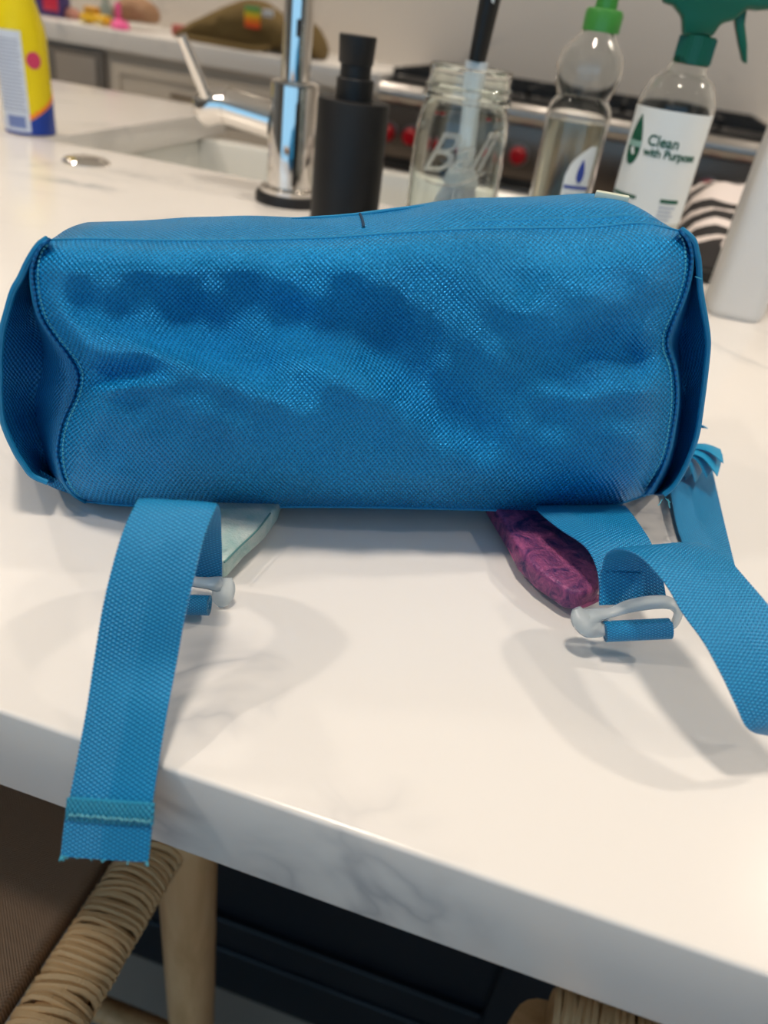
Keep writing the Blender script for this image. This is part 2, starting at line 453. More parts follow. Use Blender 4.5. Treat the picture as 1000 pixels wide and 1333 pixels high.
for x0, x1 in xs:
    d = shaker('drawer', x0, x1, -.235, -.10, t_bc, w=.03); handle((x0+x1)/2-.24 if x1 > -1 else (x0+x1)/2-.06, (x0+x1)/2-.12 if x1 > -1 else (x0+x1)/2+.06, -.170, d)
    d = shaker('drawer', x0, x1, -.52, -.245, t_bc); handle((x0+x1)/2-.06, (x0+x1)/2+.06, -.38, d)
    d = shaker('drawer', x0, x1, -.82, -.53, t_bc); handle((x0+x1)/2-.06, (x0+x1)/2+.06, -.68, d)
shaker('drawer', -2.58, -1.82, -.82, -.48, t_bc)
link('toe_kick', box(-4.1, -.82, BY+.06, BY+.08, FLOOR, FLOOR+.09), M['cab'], t_bc, smooth=False)
t_bt = link('back_worktop', box(-4.19, -.80, BY, WALLY-.001, -.060, 0, .003), M['quartz'])
tag(t_bt, 'pale stone worktop along the back wall, left of the range', 'countertop')
mw = thing('microwave', 'dark grey built-in microwave front in the greige cabinets', 'microwave', (-2.2, BY+.03, -.25))
link('frame', box(-2.55, -1.83, BY+.012, BY+.039, -.47, -.075, .004), mat('mw_frame', (.20, .18, .16), .35, .3), mw)
link('door_panel', box(-2.52, -2.03, BY+.004, BY+.012, -.45, -.095, .003), mat('mw_glass', (.26, .235, .21), .25, .2), mw)
link('control_panel', box(-2.022, -1.855, BY+.004, BY+.012, -.45, -.095, .003), mat('mw_panel', (.38, .34, .30), .35, .2), mw)

RX0, RX1 = -.79, .45
rg = thing('kitchen_range', 'stainless steel range with red knobs and black cooktop against the back wall', 'range', (-.17, 3.05, FLOOR))
link('body', box(RX0, RX1, BY+.02, WALLY-.002, FLOOR+.1, -.03, .004), M['steel'], rg)
link('front_rail', tube([(RX0, BY, -.047), (RX1, BY, -.047)], .030, 20, 1), M['steel'], rg)
pan = link('knob_panel', box(RX0, RX1, BY-.0, BY+.022, -.235, -.075, .003), mat('range_panel', (.20, .17, .15), .3, .8), rg)
link('trim_strip', box(RX0, RX1, BY-.006, BY+.022, -.262, -.236, .003), M['iron'], rg)
link('cooktop', box(RX0+.01, RX1-.01, BY+.03, WALLY-.004, -.03, -.008, .003), M['iron'], rg)
link('oven_door', box(RX0+.02, RX1-.02, BY-.01, BY+.02, -.80, -.27, .006), mat('oven_face', (.22, .2, .19), .3, .8), rg)
link('oven_handle', tube([(RX0+.08, BY-.06, -.31), (RX1-.08, BY-.06, -.31)], .014, 14, 1), M['steel'], rg)
for x in (-.750, -.666, -.49, -.305, -.13, .05, .205, .290, .378):
    k = link('knob', lathe([(0, 0), (.024, 0), (.028, .006), (.024, .030), (.019, .036), (0, .037)], (0, 0, 0), 24), M['red'], None)
    k.data.transform(Matrix.Rotation(PI/2, 4, 'X')); k.data.transform(Matrix.Translation(Vector((x, BY-.014, -.163))-Vector((-.17, 3.05, FLOOR))))
    k.parent = rg; k.data.update(); ORG[k.name] = ORG[rg.name]
    bz = link('bezel', lathe([(0, .0), (.033, .0), (.033, .010), (0, .011)], (0, 0, 0), 24), M['steel'], None)
    bz.data.transform(Matrix.Rotation(PI/2, 4, 'X')); bz.data.transform(Matrix.Translation(Vector((x, BY-.0, -.163))-Vector((-.17, 3.05, FLOOR))))
    bz.parent = k
for i in range(4):
    x0 = RX0+.02+i*.302; x1 = x0+.29
    bm = bmesh.new()
    for x in (x0, (x0+x1)/2-.006, x1-.012): add_box(bm, x, x+.012, BY+.05, WALLY-.08, .004, .022)
    for y in (BY+.05, BY+.19, BY+.30, BY+.42, WALLY-.092): add_box(bm, x0, x1, y, y+.012, .006, .024)
    for x in (x0, x1-.014):
        for y in (BY+.05, WALLY-.094): add_box(bm, x, x+.014, y, y+.014, -.009, .006)
    link('grate', bm_mesh(bm), M['iron'], rg, smooth=False)
    for y in (BY+.16, BY+.42):
        link('burner', lathe([(0, .018), (.035, .018), (.045, .008), (.05, 0), (0, 0)], ((x0+x1)/2, y, -.0085), 24), M['iron'], rg)
t_rt = link('back_worktop', box(RX1+.01, 3.09, BY, WALLY-.001, -.060, 0, .003), M['quartz'])
tag(t_rt, 'pale stone worktop along the back wall, right of the range', 'countertop')
c2 = thing('base_cabinet', 'greige base cabinet right of the range, below the short back worktop', 'cabinet', (1.7, 3.05, FLOOR))
link('carcass', box(RX1+.01, 3.09, BY+.04, WALLY-.004, FLOOR, -.062), M['cab'], c2, smooth=False)
for x0, x1 in ((.48, 1.3), (1.32, 2.15), (2.17, 3.05)):
    shaker('drawer', x0, x1, -.235, -.08, c2, w=.03); shaker('door', x0, x1, -.82, -.245, c2)

# ---- clutter on the back counter
olive = mat('olive_cloth', (.15, .10, .032), .9); t = NT(olive); t.bump(t.noise(t.coord(), 60, 3), .004, .6)
BPY = 2.93
def heap(cols, y0, y1, parent, m, name, seed=0):
    """cloth lump from silhouette columns (px, top_py, bottom_py) at mid depth"""
    vs, fs = [], []; C_ = catmull([list(c) for c in cols], 4); K = 14
    rnd = random.Random(seed)
    for i, (px, ty, by) in enumerate(C_):
        for k in range(K):
            a = 2*PI*k/K
            cz = (on_y(px, ty, (y0+y1)/2).z + max(on_y(px, by, (y0+y1)/2).z, .002))/2
            hz = (on_y(px, ty, (y0+y1)/2).z - max(on_y(px, by, (y0+y1)/2).z, .002))/2
            x = on_y(px, (ty+by)/2, (y0+y1)/2).x
            w = (y1-y0)/2*min(1., max(hz, .004)/.03)
            f = 1+.06*math.sin(i*1.7+k*2.1)
            vs.append((x, (y0+y1)/2+w*math.cos(a)*f, max(.003, cz+hz*math.sin(a))))
    n = len(C_)
    for i in range(n-1):
        for k in range(K):
            l = (k+1) % K; fs.append((i*K+k, i*K+l, (i+1)*K+l, (i+1)*K+k))
    fs.append(tuple(range(K))); fs.append(tuple(range((n-1)*K, n*K)))
    me = py_mesh(vs, fs); bm = bmesh.new(); bm.from_mesh(me)
    return link(name, bm_mesh(bm), m, parent)
ob = thing('cloth_bag', 'slouched olive green cloth bag with a small rainbow patch on the back counter', 'bag', (on_y(330, 60, BPY).x, BPY, 0))
heap([(228, 44, 52), (245, 34, 58), (270, 20, 64), (300, 6, 72), (325, -2, 78), (345, 2, 80), (370, 20, 82), (390, 22, 84), (408, 32, 88), (420, 60, 92), (421, 72, 94)], BPY-.09, BPY+.09, ob, olive, 'body')
def up(p): p.z = max(p.z, .011); return p
link('strap', tube([up(on_y(240, 50, BPY-.10)), up(on_y(262, 64, BPY-.13)), up(on_y(300, 71, BPY-.15)), up(on_y(330, 72, BPY-.14)), up(on_y(352, 62, BPY-.11))], .009, 8), olive, ob)
rb = mat('rainbow_patch', (.8, .2, .1), .5); t = NT(rb); sp = t.new('ShaderNodeSeparateXYZ'); t.l.new(t.coord('Generated'), sp.inputs[0])
t.l.new(t.ramp(sp.outputs[2], [(0, (.75, .03, .02)), (.4, (.85, .25, .01)), (.62, (.8, .6, .02)), (.85, (.05, .3, .06)), (1, (.02, .15, .05))]), t.b.inputs['Base Color'])
p = on_y(330, 22, BPY-.1); link('patch', box(p.x-.028, p.x+.028, p.y-.016, p.y+.0, p.z-.033, p.z+.030, .007, 3), rb, ob, label='small rainbow striped patch')
p = on_y(350, 16, BPY-.1); link('tag', box(p.x-.02, p.x+.02, p.y-.012, p.y, p.z-.014, p.z+.008, .004), mat('grey_tag', (.55, .58, .62), .4), ob, label='pale grey tag')
def small(name, label, cat, px, py, y, m, prof=None, s=(.03, .03, .03), bev=.008):
    p = on_y(px, py, y); z0 = 0.001
    if prof: me = lathe(prof, (p.x, y, z0), 24)
    else: me = box(p.x-s[0], p.x+s[0], y-s[1], y+s[1], z0, z0+s[2]*2, bev, 3)
    return tag(link(name, me, m), label, cat)
sb = thing('snack_box', 'small dark purple and red box at far left of the back counter', 'box', (on_y(72, 10, 2.95).x, 2.95, 0))
p = on_y(72, 10, 2.95)
link('carton', box(p.x-.055, p.x+.04, 2.91, 2.99, .001, .10, .004), mat('purple_card', (.05, .03, .16), .4), sb)
link('panel', box(p.x-.02, p.x+.042, 2.905, 2.911, .02, .07, .002), mat('red_card', (.6, .03, .07), .4), sb, label='red printed panel')
small('pouch', 'small grey brown pouch beside the can, far left of the back counter', 'pouch', 52, 10, 3.0, mat('grey_pouch', (.25, .2, .18), .6), s=(.03, .03, .05))
small('wrapper', 'crumpled dusty pink wrapper right of the purple box', 'wrapper', 93, 14, 2.98, mat('dusty_pink', (.45, .2, .15), .6), [(0, 0), (.03, 0), (.036, .012), (.025, .03), (.01, .035), (0, .036)])
toy = thing('toy_car', 'small yellow toy on the back counter left of the pink toy', 'toy', (on_y(122, 22, 2.86).x, 2.86, 0))
p = on_y(122, 22, 2.86)
link('body', box(p.x-.045, p.x+.06, 2.835, 2.885, .006, .034, .01, 3), mat('toy_yellow', (.8, .48, .02), .35), toy)
link('cabin', box(p.x-.03, p.x+.02, 2.84, 2.88, .032, .056, .008, 3), mat('toy_amber', (.6, .3, .03), .35), toy)
for dx in (-.03, .04):
    w = link('wheel', tube([(p.x+dx, 2.83, .009), (p.x+dx, 2.89, .009)], .0088, 12, 1), mat('toy_wheel', (.7, .6, .3), .5), toy)
pk = thing('pink_toy', 'small hot pink toy figure on the back counter between yellow toy and brown sack', 'toy', (on_y(156, 24, 2.84).x, 2.84, 0))
p = on_y(156, 24, 2.84); pkm = mat('hot_pink', (.82, .10, .32), .4)
link('base', lathe([(0, 0), (.03, 0), (.034, .008), (.028, .022), (.014, .03), (0, .031)], (p.x, 2.84, .001), 24), pkm, pk)
link('figure', lathe([(.006, .0), (.012, .015), (.008, .03), (.011, .042), (.008, .052), (0, .055)], (p.x-.006, 2.84, .028), 20), pkm, pk)
small('bottle', 'tiny grey green bottle beside the pink toy', 'bottle', 138, 12, 2.95, mat('grey_green', (.28, .34, .31), .4), [(0, 0), (.022, 0), (.024, .05), (.012, .07), (.012, .085), (0, .086)])
sk = thing('paper_sack', 'rounded tan brown paper sack on the back counter', 'sack', (on_y(184, 15, 2.98).x, 2.98, 0))
tan = mat('tan_paper', (.36, .21, .12), .8); t = NT(tan); t.bump(t.noise(t.coord(), 30, 3), .01, .8)
heap([(155, 10, 28), (163, -3, 28), (180, -6, 29), (196, 4, 31), (202, 16, 31)], 2.92, 3.04, sk, tan, 'body', 3)
small('red_packet', 'small dull red packet just left of the olive cloth bag', 'packet', 237, 30, 2.98, mat('dull_red', (.42, .10, .08), .5), s=(.035, .02, .018))

# ================================================================ FAUCET
FX, FY = -.313, .79
fc = thing('kitchen_faucet', 'polished chrome single-lever kitchen faucet standing on the near side of the sink', 'faucet', (FX, FY, 0))
link('base_ring', lathe([(0, 0), (.035, 0), (.035, .007), (.0335, .010), (.026, .0105), (0, .0105)], (FX, FY, 0), 40), M['iron'], fc, label='dark base ring')
link('base_collar', lathe([(.0, .0105), (.031, .0105), (.031, .014), (.025, .0165), (0, .017)], (FX, FY, 0), 40), M['chrome'], fc)
link('body', lathe([(0, .012), (.0238, .012), (.0238, .107), (.0228, .110), (.0178, .1115), (0, .1115)], (FX, FY, 0), 48), M['chrome'], fc)
sp_pts = [(FX, FY, .108), (FX, FY, .30), (FX+.005, FY, .38), (FX+.02, FY+.04, .44), (FX+.035, FY+.10, .455), (FX+.05, FY+.16, .43), (FX+.055, FY+.185, .37), (FX+.056, FY+.19, .30)]
link('spout', tube(sp_pts, .0140, 24, 6), M['chrome'], fc)
jx = FX-.02
link('valve_arm', tube([(jx, FY, .073), (FX-.072, FY, .079)], .0170, 24, 1), M['chrome'], fc)
link('valve_joint', tube([(FX-.070, FY, .0788), (FX-.073, FY, .079)], .0180, 24, 1), M['chrome'], fc)
pk_ = on_y(272, 150, FY)
link('valve_end', tube([(FX-.072, FY, .079), (FX-.085, FY-.001, .0775), (FX-.098, FY-.002, .071), (FX-.103, FY-.003, .068)], [.0168, .0168, .0150, .0095], 24, 3), M['chrome'], fc)
a1, a2 = on_y(278, 148, FY-.004), on_y(236, 46, FY-.03)
link('lever', tube([a1, a1.lerp(a2, .5), a2], [.0078, .0068, .006], 16, 3, flat=.8), M['chrome'], fc)
pb = on_y(388, 34, FY); link('spout_button', box(FX+.004, FX+.008, FY-.016, FY-.012, pb.z-.008, pb.z+.006, .001), M['iron'], fc, label='small black slot')

# disc
dc = tag(link('air_switch', lathe([(0, .006), (.010, .006), (.016, .005), (.022, .0035), (.0255, .0005), (.0255, 0), (0, 0)], (-.551, .789, 0), 40), M['chrome']), 'flat round chrome button set in the worktop left of the faucet', 'button')

# ================================================================ SOAP DISPENSER
DX, DY = -.2108, .66
ds = thing('soap_dispenser', 'matte black square-shouldered soap pump dispenser between faucet and glass jar', 'soap dispenser', (DX, DY, 0))
link('bottle', lathe([(0, 0), (.0275, 0), (.029, .0015), (.029, .1145), (.0282, .1160), (0, .1165)], (DX, DY, 0), 56), M['black'], ds)
link('collar', lathe([(0, .116), (.0148, .116), (.0148, .1305), (.0142, .1312), (0, .1312)], (DX-.0005, DY, 0), 40), M['black'], ds)
link('pump_neck', lathe([(.0122, .131), (.0122, .143), (0, .143)], (DX-.001, DY, 0), 32), M['black'], ds)
link('pump_head', lathe([(0, .1405), (.0128, .1405), (.0136, .1415), (.0146, .1595), (.0140, .1602), (0, .1602)], (DX-.0015, DY, 0), 40), M['black'], ds)
link('nozzle', tube([(DX, DY, .154), (DX-.010, DY+.035, .153)], .005, 14, 1), M['black'], ds)

# ================================================================ MASON JAR + BRUSH
JX, JY = -.1205, .66
jr = thing('mason_jar', 'clear embossed glass mason jar holding a dish brush', 'jar', (JX, JY, 0))
outer = [(0, 0), (.030, 0), (.034, .003), (.0365, .010), (.0365, .030), (.0368, .085), (.0362, .108), (.0345, .120), (.0315, .1265), (.0312, .1275), (.0345, .1285), (.0345, .1315), (.0315, .1325), (.0315, .1365), (.0332, .1375), (.0315, .1388), (.0312, .146), (.0325, .1485), (.031, .151)]
inner = [(.0288, .149), (.0288, .128), (.0315, .119), (.0335, .106), (.034, .085), (.0338, .030), (.0335, .011), (.031, .007), (.0, .006)]
link('glass_body', lathe(outer+inner, (JX, JY, 0), 64), M['glass'], jr)
for (z, k) in ((.1345, 0),):
    pts = [(JX+.0322*math.cos(a), JY+.0322*math.sin(a), .133+.006*a/(2*PI)) for a in [i*2*PI/24 for i in range(25)]]
    link('screw_thread', tube(pts, .0011, 8, 1), M['glass'], jr)
emb = mat('embossed_glass', (.90, .90, .84), .22, 0, .6, .78, 1.48)
ja = math.atan2(-JY, -JX)
tm = text_mesh('Ball', .040, .45, .0006, 'CENTER', .86, .0)
for v in tm.vertices: v.co.y += .082 + v.co.x*.12; v.co.x = v.co.x*1.08-.004
link('embossed_lettering', on_cyl(tm, (JX, JY, 0), .0369, ja), emb, jr)
sw = [(-.024+.048*i/14, .073+.012*i/14-.004*math.sin(PI*i/14)*1.4, 0) for i in range(15)]
w_me = tube(sw, .0008, 6, 1); link('embossed_swash', on_cyl(w_me, (JX, JY, 0), .0369, ja), emb, jr)
br = thing('dish_brush', 'dish brush with black grip and white stem standing in the glass jar', 'brush', (JX, JY+.004, .008))
q0, q1, q2, q3 = on_y(603, 238, JY), on_y(612, 150, JY), on_y(621, 80, JY), on_y(638, 0, JY)
q4 = q3+(q3-q2)*.6
link('stem', tube([q0, q1, q2], [.0075, .0070, .0088], 20, 3), M['brush'], br)
link('grip', tube([q2+(q2-q1)*.0, q3, q4], [.0105, .0125, .0135], 20, 3, flat=.6), M['black'], br)
link('grip_inlay', tube([on_y(632, 22, JY-.006), on_y(635, 8, JY-.009), on_y(640, -14, JY-.011)], [.0015, .0042, .0035], 12, 3, flat=.5), M['brush'], br, label='white teardrop inlay')
hz = q0.z+.006
link('brush_head', lathe([(0, 0), (.010, 0), (.015, .004), (.013, .010), (.008, .016), (0, .018)], (q0.x-.002, JY, hz-.010), 24), M['brush'], br)
parts = []
for k in range(420):
    a = random.uniform(0, 2*PI); r0 = random.uniform(0, .012); r1 = r0*2.2+random.uniform(0, .006)
    b0 = Vector((q0.x-.002+r0*math.cos(a), JY+r0*math.sin(a), hz-.006)); b1 = Vector((JX+.0015+r1*math.cos(a), JY+r1*math.sin(a), random.uniform(.012, .022)))
    parts.append(tube([b0, b1], .00055, 4, 1, raw=True, cap=False))
bs = link('bristles', join(parts), M['bristle'], br, smooth=False); bs['kind'] = 'stuff'

# ================================================================ DISH SOAP
SY = .68
s0 = on_y(744, 190, SY); SXc = s0.x
def zy(px, py, Y): return on_y(px, py, Y).z
zw = zy(762, 128, SY); zc0, zc1 = zy(785, 40, SY), zy(788, 12, SY)
so = thing('dish_soap_bottle', 'clear waisted dish soap bottle with light green cap', 'bottle', (SXc, SY, 0))
R0 = .0245
zb_ = (zw+zc0)/2
prof = [(0, 0), (.020, 0), (R0, .004), (R0, zw-.012), (R0-.001, zw-.006), (R0-.0050, zw), (R0-.0015, zw+.008), (R0, zb_-.004), (R0-.001, zb_+.006), (R0-.006, zc0-.010), (.0125, zc0-.003), (.0105, zc0)]
inn = [(r-.0010, z) for r, z in prof[::-1][:-3]]+[(R0-.003, .004), (0, .003)]
link('body', lathe(prof+inn, (SXc, SY, 0), 56, 1, .8), M['clear'], so)
lq = [(0, .0035), (R0-.0035, .0045), (R0-.0014, .007), (R0-.0014, zw-.016), (0, zw-.016)]
link('soap_liquid', lathe(lq, (SXc, SY, 0), 48, .97, .76), M['liquid'], so)
link('cap', lathe([(0, zc0-.001), (.0135, zc0-.001), (.0138, zc1-.003), (.0125, zc1), (.008, zc1+.0005), (.0075, zc1+.010), (.0095, zc1+.012), (.009, zc1+.016), (0, zc1+.017)], (SXc+.0015, SY, 0), 36), M['glight'], so)
sa = math.atan2(-SY, -SXc)
lab = flat_grid(.000, .022, .03, zw-.030, 10, 14, .0001, lambda x, y, u, v: (x, .03+(y-.03)*(.72+.28*min(1, (u*1.35)**.5))))
lo_ = on_cyl(lab, (SXc, SY, 0), R0+.0004, sa); 
def squash(me, cy, f):
    for v in me.vertices: v.co.y = cy+(v.co.y-cy)*f
    return me
link('front_label', squash(lo_, SY, .82), M['label'], so)
def drop_mesh(cx, cy, w, h, th=.0002):
    bm = bmesh.new(); pts = []
    for i in range(24):
        a = 2*PI*i/24; x = math.sin(a)*w*(math.sin(a/2)**.9 if 0 < a < 2*PI else 0); y = math.cos(a)*h
        pts.append(bm.verts.new((cx+x, cy+y, th)))
    bm.faces.new(pts); r = bmesh.ops.extrude_face_region(bm, geom=bm.faces[:])
    for v in r['geom']:
        if isinstance(v, bmesh.types.BMVert): v.co.z = -th
    return bm_mesh(bm)
zl = zw-.048
link('droplet_emblem', squash(on_cyl(drop_mesh(.012, zl, .0038, .0085), (SXc, SY, 0), R0+.0009, sa), SY, .83), M['blueink'], so)
for zz, w in ((zl-.012, .0011), (zl-.040, .0013)):
    link('label_stripe', squash(on_cyl(flat_grid(.001, .0215, zz-w, zz+w, 8, 1, .0001), (SXc, SY, 0), R0+.0008, sa), SY, .83), M['blueink'], so)
for i in range(6):
    link('label_text_line', squash(on_cyl(flat_grid(.003, .019-.002*(i % 3), zl-.018-.0032*i, zl-.0172-.0032*i, 6, 1, .0001), (SXc, SY, 0), R0+.0008, sa), SY, .83), M['greyink'], so)

# ================================================================ SPRAY BOTTLE
PY = .66
pl, pr = on_y(828, 140, PY), on_y(930, 150, PY)
PXc, PR = (pl.x+pr.x)/2, (pr.x-pl.x)/2
zs = zy(880, 118, PY); zn = zy(902, 84, PY)
st = thing('spray_bottle', 'clear cleaner spray bottle with dark green trigger head and white label', 'spray bottle', (PXc, PY, 0))
prof = [(0, 0), (PR-.004, 0), (PR, .004), (PR, zs-.012), (PR-.0012, zs-.004), (PR-.006, zs+.007), (PR-.013, zn-.006), (.0125, zn-.001), (.0115, zn+.004)]
inn = [(r-.001, z) for r, z in prof[::-1][:-3]]+[(PR-.004, .003), (0, .0025)]
link('body', lathe(prof+inn, (PXc, PY, 0), 64), M['clear'], st)
link('cleaner_liquid', lathe([(0, .0035), (PR-.005, .004), (PR-.0016, .008), (PR-.0016, zs-.030), (0, zs-.030)], (PXc, PY, 0), 56), M['water'], st)
z48, z85 = zy(906, 46, PY), zn
prof = []
link('collar', lathe([(0, z85-.0005), (.0118, z85-.0005), (.0125, z85), (.0118, z48), (0, z48)], (PXc+.0015, PY, 0), 40), M['gdark'], st)
for k in range(28):
    a = 2*PI*k/28; cx, cy = PXc+.0015+.0123*math.cos(a), PY+.0123*math.sin(a)
    link('collar_rib', box(cx-.0006, cx+.0006, cy-.0006, cy+.0006, z85+.001, z48-.001, 0), M['gdark'], st, smooth=False)
def P2(px, py): q = on_y(px, py, PY); return (q.x, q.z)
head = [P2(*q) for q in [(888, 47), (887, 22), (876, 8), (860, 2), (868, -20), (900, -32), (960, -30), (1003, -22), (1008, 12), (985, 14), (972, 12), (956, 27), (938, 31), (926, 49)]]
link('trigger_head', prism(head, 'y', PY-.010, PY+.010, .0025, 3), M['gdark'], st)
trg = [P2(*q) for q in [(955, 20), (972, 10), (969, 32), (972, 58), (972, 84), (966, 80), (961, 58), (957, 36)]]
link('trigger', prism(trg, 'y', PY-.0065, PY+.0065, .0015, 2), M['gdark'], st)
nq = on_y(1014, -6, PY)
link('nozzle', tube([(nq.x-.004, PY, nq.z), (nq.x+.006, PY, nq.z-.0005)], .0075, 16, 1), M['gdark'], st)
pa = math.atan2(-PY, -PXc)
zlt, zlb = zy(878, 142, PY), zy(845, 262, PY)
link('front_label', on_cyl(flat_grid(-PR*1.32, PR*1.28, zlb-.01, zlt, 28, 1, .0001), (PXc, PY, 0), PR+.0003, pa), M['label'], st)
RL = PR+.0007
def lx(px):  # label arc position from pixel column near y=190
    q = on_y(px, 190, PY-PR); s = max(-.98, min(.98, (q.x-PXc)/PR)); return s
def wrap(me, R=RL): return on_cyl(me, (PXc, PY, 0), R, pa)
zd = zy(832, 182, PY-PR*.7)
link('droplet_emblem', wrap(drop_mesh(-PR*.86, zd, .0082, .0165)), M['greenink'], st)
link('droplet_band', wrap(flat_grid(-PR*.86-.0062, -PR*.86+.0062, zd-.0045, zd-.0005, 6, 1, .0001), RL+.0004), mat('pale_green_ink', (.25, .42, .36), .5), st)
tm = text_mesh('Clean', .0098, 0, .0001, 'LEFT', 1, .00018)
for v in tm.vertices: v.co.x += -PR*.86+.0108; v.co.y += zd-.0015
link('lettering_clean', wrap(tm), M['greenink'], st)
tm = text_mesh('with Purpose', .0078, 0, .0001, 'LEFT', .95, .00018)
for v in tm.vertices: v.co.x += -PR*.86+.0098; v.co.y += zd-.0085
link('lettering_with_purpose', wrap(tm), M['greenink'], st)
zq = zd-.037
link('label_stripe', wrap(flat_grid(-PR*1.25, -PR*.35, zq-.0011, zq+.0011, 10, 1, .0001)), M['greenink'], st)
link('label_stripe', wrap(flat_grid(PR*.30, PR*.85, zq-.0005, zq+.0020, 10, 1, .0001)), M['greenink'], st)
for i in range(4):
    link('label_text_line', wrap(flat_grid(-PR*1.2, -PR*(.45+.1*(i % 2)), zq-.005-.0032*i, zq-.0043-.0032*i, 10, 1, .0001)), M['greyink'], st)
    link('label_text_line', wrap(flat_grid(PR*.32, PR*(.8-.08*(i % 2)), zq-.004-.0028*i, zq-.0034-.0028*i, 6, 1, .0001)), M['greyink'], st)

# ================================================================ WHITE BOTTLE (right edge)
wb = thing('white_bottle', 'plain white plastic bottle at the right edge of the worktop', 'bottle', (.129, .70, 0))
def rrect(x0, x1, y0, y1, r, n=6):
    out = []
    for cx, cy, a0 in ((x1-r, y1-r, 0), (x0+r, y1-r, PI/2), (x0+r, y0+r, PI), (x1-r, y0+r, 3*PI/2)):
        for k in range(n+1): out.append((cx+r*math.cos(a0+PI/2*k/n), cy+r*math.sin(a0+PI/2*k/n)))
    return out
def loft(rings, m, name, parent, capends=True):
    n = len(rings[0]); vs = [v for r in rings for v in r]; fs = []
    for i in range(len(rings)-1):
        for k in range(n): l = (k+1) % n; fs.append((i*n+k, i*n+l, (i+1)*n+l, (i+1)*n+k))
    if capends: fs.append(tuple(range(n))); fs.append(tuple(range((len(rings)-1)*n, len(rings)*n)))
    me = py_mesh(vs, fs); bm = bmesh.new(); bm.from_mesh(me); return link(name, bm_mesh(bm), m, parent)
rings = []
for z, g, r in ((0, -.003, .010), (.002, -.001, .012), (.006, 0, .012), (.12, -.001, .012), (.17, -.003, .013), (.19, -.007, .012), (.20, -.012, .008)):
    rings.append([(x, y, z) for x, y in rrect(.105-g, .150+g, .685-g, .745+g, r)])
loft(rings, M['white'], 'body', wb)
link('cap', lathe([(0, .20), (.0105, .20), (.0105, .222), (.0095, .224), (0, .224)], (.1275, .715, 0), 32), M['white'], wb)

# ================================================================ YELLOW CAN
NX, NY, NR = -.6925, .885, .0285
cn = thing('spray_can', 'yellow aerosol can with blue base and white text panel at the left edge', 'can', (NX, NY, 0))
link('body', lathe([(0, 0), (NR-.002, 0), (NR, .002), (NR, .104), (NR-.001, .112), (NR-.006, .130), (.017, .148), (0, .150)], (NX, NY, 0), 56), M['yellow'], cn)
link('cap', lathe([(0, .147), (.018, .147), (.018, .175), (.016, .178), (0, .179)], (NX, NY, 0), 36), M['white'], cn)
na = math.atan2(-NY, -NX)
RN = NR+.0003
def wc(me, R=RN): return on_cyl(me, (NX, NY, 0), R, na)
link('blue_base', wc(flat_grid(-NR*1.6, NR*1.6, .001, .016, 48, 4, .0001, lambda x, y, u, v: (x, .001+(y-.001)*(1.+max(0, x/NR)*1.1)))), M['canblue'], cn)
link('orange_wave', wc(flat_grid(-NR*.1, NR*1.6, .0165, .022, 36, 1, .0001, lambda x, y, u, v: (x, y+max(0, x/NR)*.016+(.0012*math.sin(x*900) if v > .5 else 0))), RN-.00005), M['orange'], cn)
link('text_panel', wc(flat_grid(-NR*1.3, NR*.02, .004, .108, 20, 1, .0001), RN+.0002), mat('panel_paper', (.60, .66, .76), .4), cn)
for i in range(20):
    link('label_text_line', wc(flat_grid(-NR*1.2, -NR*(.06+.12*((i*7) % 5)/5), .026+.0038*i, .0274+.0038*i, 12, 1, .0001), RN+.0004), M['greyink'], cn)
link('barcode_block', wc(flat_grid(-NR*.95, -NR*.15, .008, .021, 10, 1, .0001), RN+.0004), mat('panel_blue', (.16, .22, .46), .4), cn)
dm = bmesh.new(); bmesh.ops.create_circle(dm, cap_ends=True, segments=32, radius=.0087)
r = bmesh.ops.extrude_face_region(dm, geom=dm.faces[:])
for v in r['geom']:
    if isinstance(v, bmesh.types.BMVert): v.co.z = .0002
dm = bm_mesh(dm)
for v in dm.vertices: v.co.x += NR*.42; v.co.y += .080
link('round_badge', wc(dm, RN+.0002), M['pink'], cn, label='round magenta badge')

# ================================================================ ZEBRA TOWEL
zm = mat('zebra_cloth', (.8, .75, .72), .85); t = NT(zm); c = t.coord()
w = t.new('ShaderNodeTexWave', wave_type='BANDS', bands_direction='Y'); t.l.new(c, w.inputs[0])
w.inputs['Scale'].default_value = 5.0; w.inputs['Distortion'].default_value = 7.5; w.inputs['Detail'].default_value = 1.2; w.inputs['Detail Scale'].default_value = 2.2
t.l.new(t.ramp(w.outputs[1], [(.50, (.02, .018, .019)), (.58, (.78, .70, .67))]), t.b.inputs['Base Color'])
mt = tag(link('drying_mat', box(.085, .34, .790, 1.10, .0003, .012, .004), M['dustblk']), 'black drying mat under the zebra towel, right of the sink', 'mat')
bm = bmesh.new(); nx, ny = 26, 44
g = []
for i in range(nx+1):
    row = []
    for j in range(ny+1):
        u, v = i/nx, j/ny
        x = .088+.25*u + .006*math.sin(v*9+u*3)*(.3+u); y = .800+.33*v + .004*math.sin(u*11)
        e = min(1., min(u, 1-u, v, 1-v)*8)
        z = .013+ (.005+.044*min(1, v*1.35)**1.2 + .006*math.sin(u*8+v*5) + .004*math.sin(v*21-u*6))*math.sqrt(e)
        row.append(bm.verts.new((x, y, z)))
    g.append(row)
for i in range(nx):
    for j in range(ny): bm.faces.new((g[i][j], g[i+1][j], g[i+1][j+1], g[i][j+1]))
r = bmesh.ops.extrude_face_region(bm, geom=bm.faces[:])
for v in r['geom']:
    if isinstance(v, bmesh.types.BMVert): v.co.z = .0122
tw = tag(link('zebra_towel', bm_mesh(bm), zm), 'crumpled black and white zebra striped towel beside the white bottle', 'towel')

